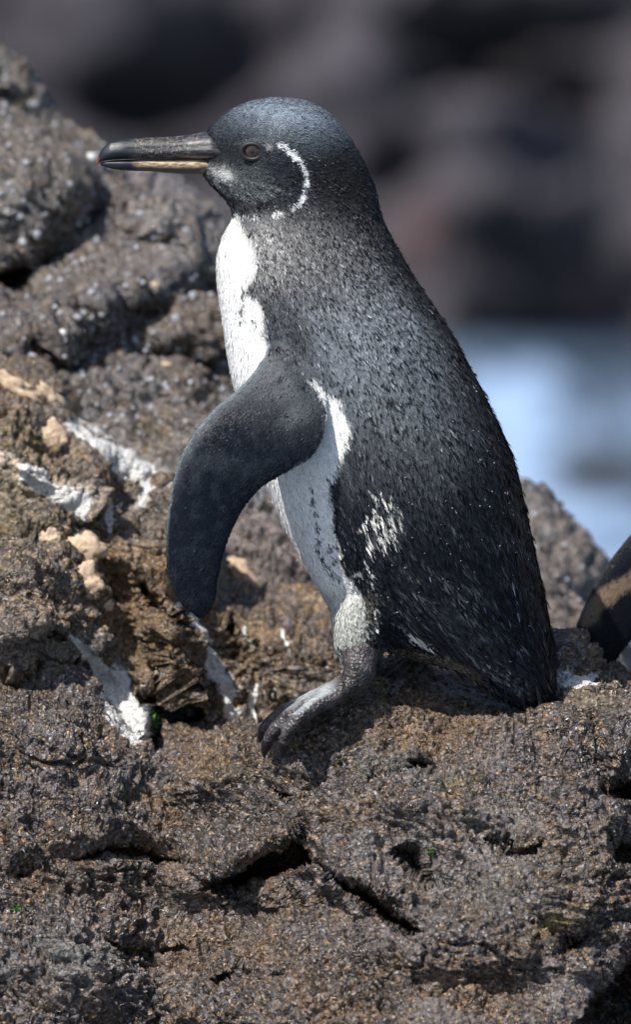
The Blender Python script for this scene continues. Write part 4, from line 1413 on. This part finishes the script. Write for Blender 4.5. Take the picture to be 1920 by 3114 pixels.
    # feet
    for tarsus, toes, lt in near_toes:
        build_foot(tarsus, toes, base, root, T if near_toes is not None and len(near_toes[0]) == 4 else (lambda v: v), light=lt)
    tag(root, label, 'penguin', group)
    return root


ident = lambda v: v
# feet of the standing penguin, laid onto the rock
def toe_path(pxpy, r0, r1, dy=0.0, who='A'):
    out = []
    n = len(pxpy)
    for i, (x, y) in enumerate(pxpy):
        p, nn = hit(x, y, who)
        rr = r0 + (r1 - r0) * i / (n - 1)
        out.append((p + np.array([0, dy, 0]) + nn * 0.0 + np.array([0, -0.4, 0.6]) * rr * 0.9, rr))
    return out


def toe_at(pts, r0, r1):
    n = len(pts)
    return [(np.array(at(x, y, Yv)), r0 + (r1 - r0) * (i / (n - 1))) for i, (x, y, Yv) in enumerate(pts)]


near_y = -0.046
tars = [(np.array(at(1096, 1945, near_y + 0.012)), 0.0135), (np.array(at(1097, 1995, near_y + 0.003)), 0.0135), (np.array(at(1095, 2040, near_y - 0.002)), 0.0122), (np.array(at(1080, 2078, near_y - 0.002)), 0.0105)]
ankle = (1060, 2075)
nt = [toe_at([(1085, 2068, -0.046), (1000, 2112, -0.050), (940, 2140, -0.052), (885, 2174, -0.051), (842, 2212, -0.048), (818, 2248, -0.044)], 0.0092, 0.0058),
      toe_at([(1085, 2072, -0.048), (1010, 2122, -0.060), (950, 2152, -0.064), (905, 2188, -0.072), (878, 2222, -0.072), (866, 2252, -0.068)], 0.0088, 0.0054),
      toe_at([(1085, 2066, -0.044), (1000, 2104, -0.038), (935, 2134, -0.036), (875, 2160, -0.029), (832, 2188, -0.022), (806, 2212, -0.018)], 0.0086, 0.0052)]
far_t = [(np.array(at(1265, 1930, 0.030)), 0.0125), (np.array(at(1275, 1985, 0.028)), 0.0110), (np.array(at(1270, 2015, 0.024)), 0.0090)]
ft = [toe_at([(1268, 2012, 0.022), (1220, 2040, 0.010), (1180, 2068, 0.000), (1145, 2096, -0.010)], 0.0062, 0.0042),
      toe_at([(1272, 2015, 0.020), (1250, 2045, 0.004), (1222, 2072, -0.008), (1200, 2092, -0.016)], 0.0062, 0.0042),
      toe_at([(1265, 2005, 0.026), (1215, 2022, 0.022), (1175, 2040, 0.018), (1150, 2060, 0.012)], 0.0058, 0.0040)]

flipN = flipper_mesh(FLIP)
FLIPFAR = [((a[0] + 150, a[1]), (b[0] + 60, b[1]), -0.5 * 0 + y * 0.98 + 0.004, h) for (a, b, y, h) in FLIP]
FLIPFAR = [((850, 1030), (960, 1040), -0.058, 0.011), ((840, 1120), (1010, 1130), -0.070, 0.013), ((850, 1220), (1050, 1230), -0.080, 0.012), ((880, 1330), (1080, 1320), -0.087, 0.010),
           ((910, 1450), (1090, 1430), -0.090, 0.009), ((950, 1560), (1100, 1540), -0.092, 0.008), ((990, 1660), (1110, 1640), -0.092, 0.007), ((1030, 1740), (1110, 1730), -0.090, 0.005), ((1060, 1780), (1090, 1776), -0.089, 0.003)]
flipF = flipper_mesh(FLIPFAR, mirror_y=True)
base1 = np.array(at(1120, 2110, -0.02))
build_penguin(ident, ident, [flipN, flipF],
              'whole penguin standing in profile on the rock, dark grey back, white chest, bill pointing left',
              base1, near_toes=[(tars, nt, 1.0), (far_t, ft, 0.6)], group='penguins on the rock')

# second penguin: turned to the viewer, only one flipper reaches into the picture
c2 = np.array([0.385, 0.13, -0.052])
pivot = np.array(at(1150, 1500, 0)); pivot[1] = 0
# body forward (-x) turned to (-y): rotate +90 deg about z
R2 = np.array([[0, -1.0, 0], [1.0, 0, 0], [0, 0, 1.0]])
T2 = lambda v: (np.asarray(v) - pivot) @ R2.T + pivot * np.array([0, 0, 1]) + c2
T2i = lambda v: (np.asarray(v) - pivot * np.array([0, 0, 1]) - c2) @ R2 + pivot
# flipper stations seen where it hangs in the picture
F2 = [((2235, 1270), (2300, 1330), 0.125, 0.010), ((2170, 1340), (2270, 1440), 0.120, 0.012), ((2100, 1420), (2230, 1560), 0.118, 0.012), ((2020, 1510), (2150, 1690), 0.116, 0.011),
      ((1935, 1605), (2070, 1790), 0.115, 0.0105), ((1868, 1685), (2000, 1860), 0.115, 0.010), ((1815, 1765), (1945, 1925), 0.115, 0.009), ((1776, 1840), (1905, 1975), 0.115, 0.008),
      ((1750, 1905), (1876, 2020), 0.115, 0.0074), ((1734, 1965), (1850, 2055), 0.116, 0.0068), ((1728, 2010), (1825, 2080), 0.117, 0.006), ((1740, 2050), (1800, 2095), 0.118, 0.004), ((1760, 2080), (1790, 2095), 0.118, 0.0025)]
flip2 = flipper_mesh(F2, tilt=0.0)
F2o_V = flip2[0].copy(); F2o_V[:, 0] = 2 * c2[0] - F2o_V[:, 0]
flip2b = (F2o_V, [tuple(reversed(f)) for f in flip2[1]])


def paint2(P, Q, flag):
    c = paint(Q, np.zeros(len(P)), 'far')
    px, py = project(P)
    f = np.tile(np.array([0.005, 0.007, 0.013]), (len(P), 1))
    nz2 = noise(P, 300, 91)
    fn = fbm(P, 60, 3, 92)
    d, t = seg_dist(px + 14 * fn, py + 14 * fn, [(1785, 1880), (1830, 1822), (1885, 1785), (1960, 1735), (2080, 1600)])
    w = sstep(34, 16, d)[:, None]
    f = f * (1 - w) + np.array([0.20, 0.145, 0.10]) * w
    w = (blob(px, py, 1790, 1860, 22, 40, -30) * 0.8)[:, None]
    f = f * (1 - w) + np.array([0.16, 0.16, 0.13]) * w
    d, t = seg_dist(px, py, [(s[0][0], s[0][1]) for s in F2[:9]])
    w = (sstep(16, 2, d) * 0.6)[:, None]
    f = f * (1 - w) + np.array([0.06, 0.055, 0.055]) * w
    f *= (1 + 0.5 * nz2)[:, None]
    w = flag[:, None]
    return np.clip(c * (1 - w) + f * w, 0.004, 0.86)


foot2 = []
for sx in (-1, 1):
    fx = c2[0] + sx * 0.045
    p, nn = hit(0, 0)
    rr = TRI['A'].ray_cast(Vector((fx, c2[1] - 0.03, 0.5)), Vector((0, 0, -1)))
    zg = rr[0][2] if rr[0] is not None else -0.17
    ta = [(np.array([fx, c2[1] + 0.005, zg + 0.085]), 0.0135), (np.array([fx, c2[1] + 0.002, zg + 0.04]), 0.013), (np.array([fx, c2[1] - 0.01, zg + 0.016]), 0.0115)]
    tt = []
    for kx in (-0.018, 0, 0.018):
        line = []
        for i, q in enumerate((0.0, 0.33, 0.66, 1.0)):
            x = fx + kx * q * 1.3; y = c2[1] - 0.01 - 0.062 * q
            h_ = TRI['A'].ray_cast(Vector((x, y, 0.5)), Vector((0, 0, -1)))
            z = (h_[0][2] if h_[0] is not None else zg) + 0.006
            line.append((np.array([x, y, z]), 0.0085 - 0.0025 * q))
        tt.append(line)
    foot2.append((ta, tt, 0.5))
build_penguin(T2, T2i, [flip2, flip2b],
              'penguin at the right edge of which only a black flipper with a brown stripe shows',
              np.array([c2[0], c2[1], -0.2]), voxel=0.0022, nfeather=0.35, near_toes=foot2, group='penguins on the rock', flip_paint=paint2)

# ------------------------------------------------------------------ stones, barnacles, moss
def pale_mat(name, a, b):
    N = NT(name, 0.8, 0.2)
    n1 = N.noise(160, 5, 0.7)
    c = N.mix(N.ramp(n1, [(0.3, 0), (0.7, 1)]), a, b)
    c = N.mix(N.ramp(N.noise(420, 3), [(0.3, 0.6), (0.42, 0)]), c, (0.10, 0.07, 0.05))
    return N.done(c, N.bump(n1, 0.003, 0.8))


M_tan = pale_mat('tan stone', (0.42, 0.30, 0.20), (0.66, 0.52, 0.38))
M_white = pale_mat('whitewashed stone', (0.55, 0.54, 0.52), (0.85, 0.84, 0.82))
M_grey_white = pale_mat('grey barnacle shell', (0.22, 0.22, 0.24), (0.50, 0.52, 0.56))

STONES = [
    (35, 1185, 80, 40, 25, 'B', M_tan, 'tan stone at the left edge on the top of the brown rock'),
    (150, 1215, 26, 50, -35, 'B', M_tan, 'narrow slanting tan stone on the rock crest above the large white splash'),
    (168, 1345, 26, 58, -22, 'B', M_tan, 'upright tan stone left of the large white splash, below the rock crest'),
    (250, 1675, 58, 44, 20, 'B', M_tan, 'cream rounded stone in the middle of the brown rock, upper one of two'),
    (262, 1782, 40, 58, -10, 'B', M_tan, 'cream stone just below the other cream stone on the brown rock'),
    (150, 1640, 26, 26, 0, 'B', M_tan, 'small pale stone left of the two cream stones'),
    (745, 1765, 30, 66, -28, 'C', M_tan, 'pale tan stone seen in the gap between flipper and belly'),
    (814, 1830, 22, 13, 0, 'C', M_white, 'small flat white stone next to the tan stone behind the flipper'),
    (940, 1845, 38, 14, 5, 'C', M_white, 'longer flat white stone touching the belly outline'),
    (318, 1838, 20, 22, 0, 'B', M_tan, 'small brownish cream stone below the two cream stones'),
]
for i, (x, y, rx, rz, rot, who, mt, lab) in enumerate(STONES):
    p, nn = hit(x, y, who)
    V, F = stone_mesh(rx * S * 1.15, min(rx, rz) * S * 0.6, rz * S * 1.15, 100 + i * 7, 0.6, 4)
    V = V + 0.0012 * np.stack([noise(V, 350, 1), noise(V, 350, 2), noise(V, 350, 3)], 1)
    a = math.radians(rot); c_, s_ = math.cos(a), math.sin(a)
    V = np.stack([V[:, 0] * c_ + V[:, 2] * s_, V[:, 1], -V[:, 0] * s_ + V[:, 2] * c_], 1)
    o = link('pale_stone', mesh_from('pale_stone', V, F, True), mt, None, tuple(p + np.array([0, 0.0025, -0.001])))
    tag(o, lab, 'stone')

# barnacles on the blurred boulder: the bright ones singly, the small ones together
BIG_B = [(70, 730, 20, 30), (112, 715, 15, 22), (238, 445, 17, 20), (100, 318, 22, 16), (275, 480, 26, 24), (80, 495, 16, 14), (150, 850, 18, 20), (185, 855, 14, 16),
         (230, 802, 14, 16), (470, 872, 20, 26), (586, 900, 18, 22), (236, 965, 17, 14), (190, 1015, 20, 22), (535, 970, 18, 24), (412, 1037, 14, 18), (370, 1072, 20, 16),
         (96, 1085, 24, 18), (500, 1110, 34, 14), (455, 1155, 22, 12), (278, 890, 15, 16), (384, 870, 15, 14), (25, 560, 14, 14), (210, 560, 16, 14), (425, 650, 20, 14),
         (560, 700, 24, 14), (310, 955, 14, 16), (275, 1000, 14, 16), (60, 660, 14, 14), (460, 1240, 16, 18), (640, 900, 14, 20)]
for i, (x, y, rx, rz) in enumerate(BIG_B):
    p, nn = hit(x, y, 'C')
    V, F = stone_mesh(rx * S * 0.8, rx * S * 0.4, rz * S * 0.7, 300 + i, 0.3, 2)
    link('barnacle', mesh_from('barnacle', V + p - np.array(rockC.location), F, True),
         M_tan if i in (9, 15, 17) else (M_white if i in (0, 2, 12, 4) else M_grey_white), rockC)
parts = []
for i in range(300):
    x = rng.uniform(-20, 760); y = rng.uniform(200, 1330)
    if rng.random() > 0.9: x = rng.uniform(1560, 1850); y = rng.uniform(1550, 2000)
    d = Vector(ray_dir(x, y)).normalized()
    h_ = TRI['C'].ray_cast(Vector(CAM), d)
    if h_[0] is None: continue
    q = rng.uniform(4, 12)
    V, F = stone_mesh(q * S, q * S * 0.8, q * S, 600 + i, 0.3, 1)
    parts.append((V + np.array(h_[0]) - np.array(rockC.location), F))
V, F = merge(parts)
tag(link('small_barnacles', mesh_from('small_barnacles', V, F, True), M_grey_white, rockC), kind='stuff')


def moss(cx, cy, rx, ry, who, n, label, dy=-0.003):
    Nm = bpy.data.materials.get('green algae')
    if Nm is None:
        q = NT('green algae', 0.5, 0.4)
        Nm = q.done(q.mix(q.noise(300, 2), (0.02, 0.065, 0.010), (0.06, 0.16, 0.02)))
    V = []; F = []
    for i in range(n):
        a = rng.uniform(0, 2 * math.pi); r_ = math.sqrt(rng.random())
        p, nn = hit(cx + rx * r_ * math.cos(a), cy + ry * r_ * math.sin(a), who)
        L_ = rng.uniform(0.003, 0.008)
        d = nn * 0.8 + np.array([0, 0, 0.5]) + rng.normal(0, 0.5, 3); d /= np.linalg.norm(d)
        s_ = np.cross(d, rng.normal(0, 1, 3)); s_ /= np.linalg.norm(s_)
        k = len(V)
        V += [p, p + d * L_ * 0.5 + s_ * 0.0009, p + d * L_, p + d * L_ * 0.5 - s_ * 0.0009]
        F.append((k, k + 1, k + 2, k + 3))
    V = np.array(V); b = V.mean(0)
    o = link('moss_tuft', mesh_from('moss_tuft', V - b, F, False), Nm, None, tuple(b))
    tag(o, label, 'moss', None, 'stuff')


moss(474, 2190, 20, 26, 'B', 110, 'green moss tuft beside the white streak at the edge of the dark hollow')
moss(572, 2238, 18, 16, 'B', 60, 'green moss tuft at the right side of the dark hollow, left of the foot')
moss(1320, 2595, 8, 10, 'A', 16, 'tiny green moss tuft on the foreground rock right of the curved crack')
moss(55, 2765, 10, 12, 'A', 18, 'small green moss tuft on the foreground rock near the left edge')
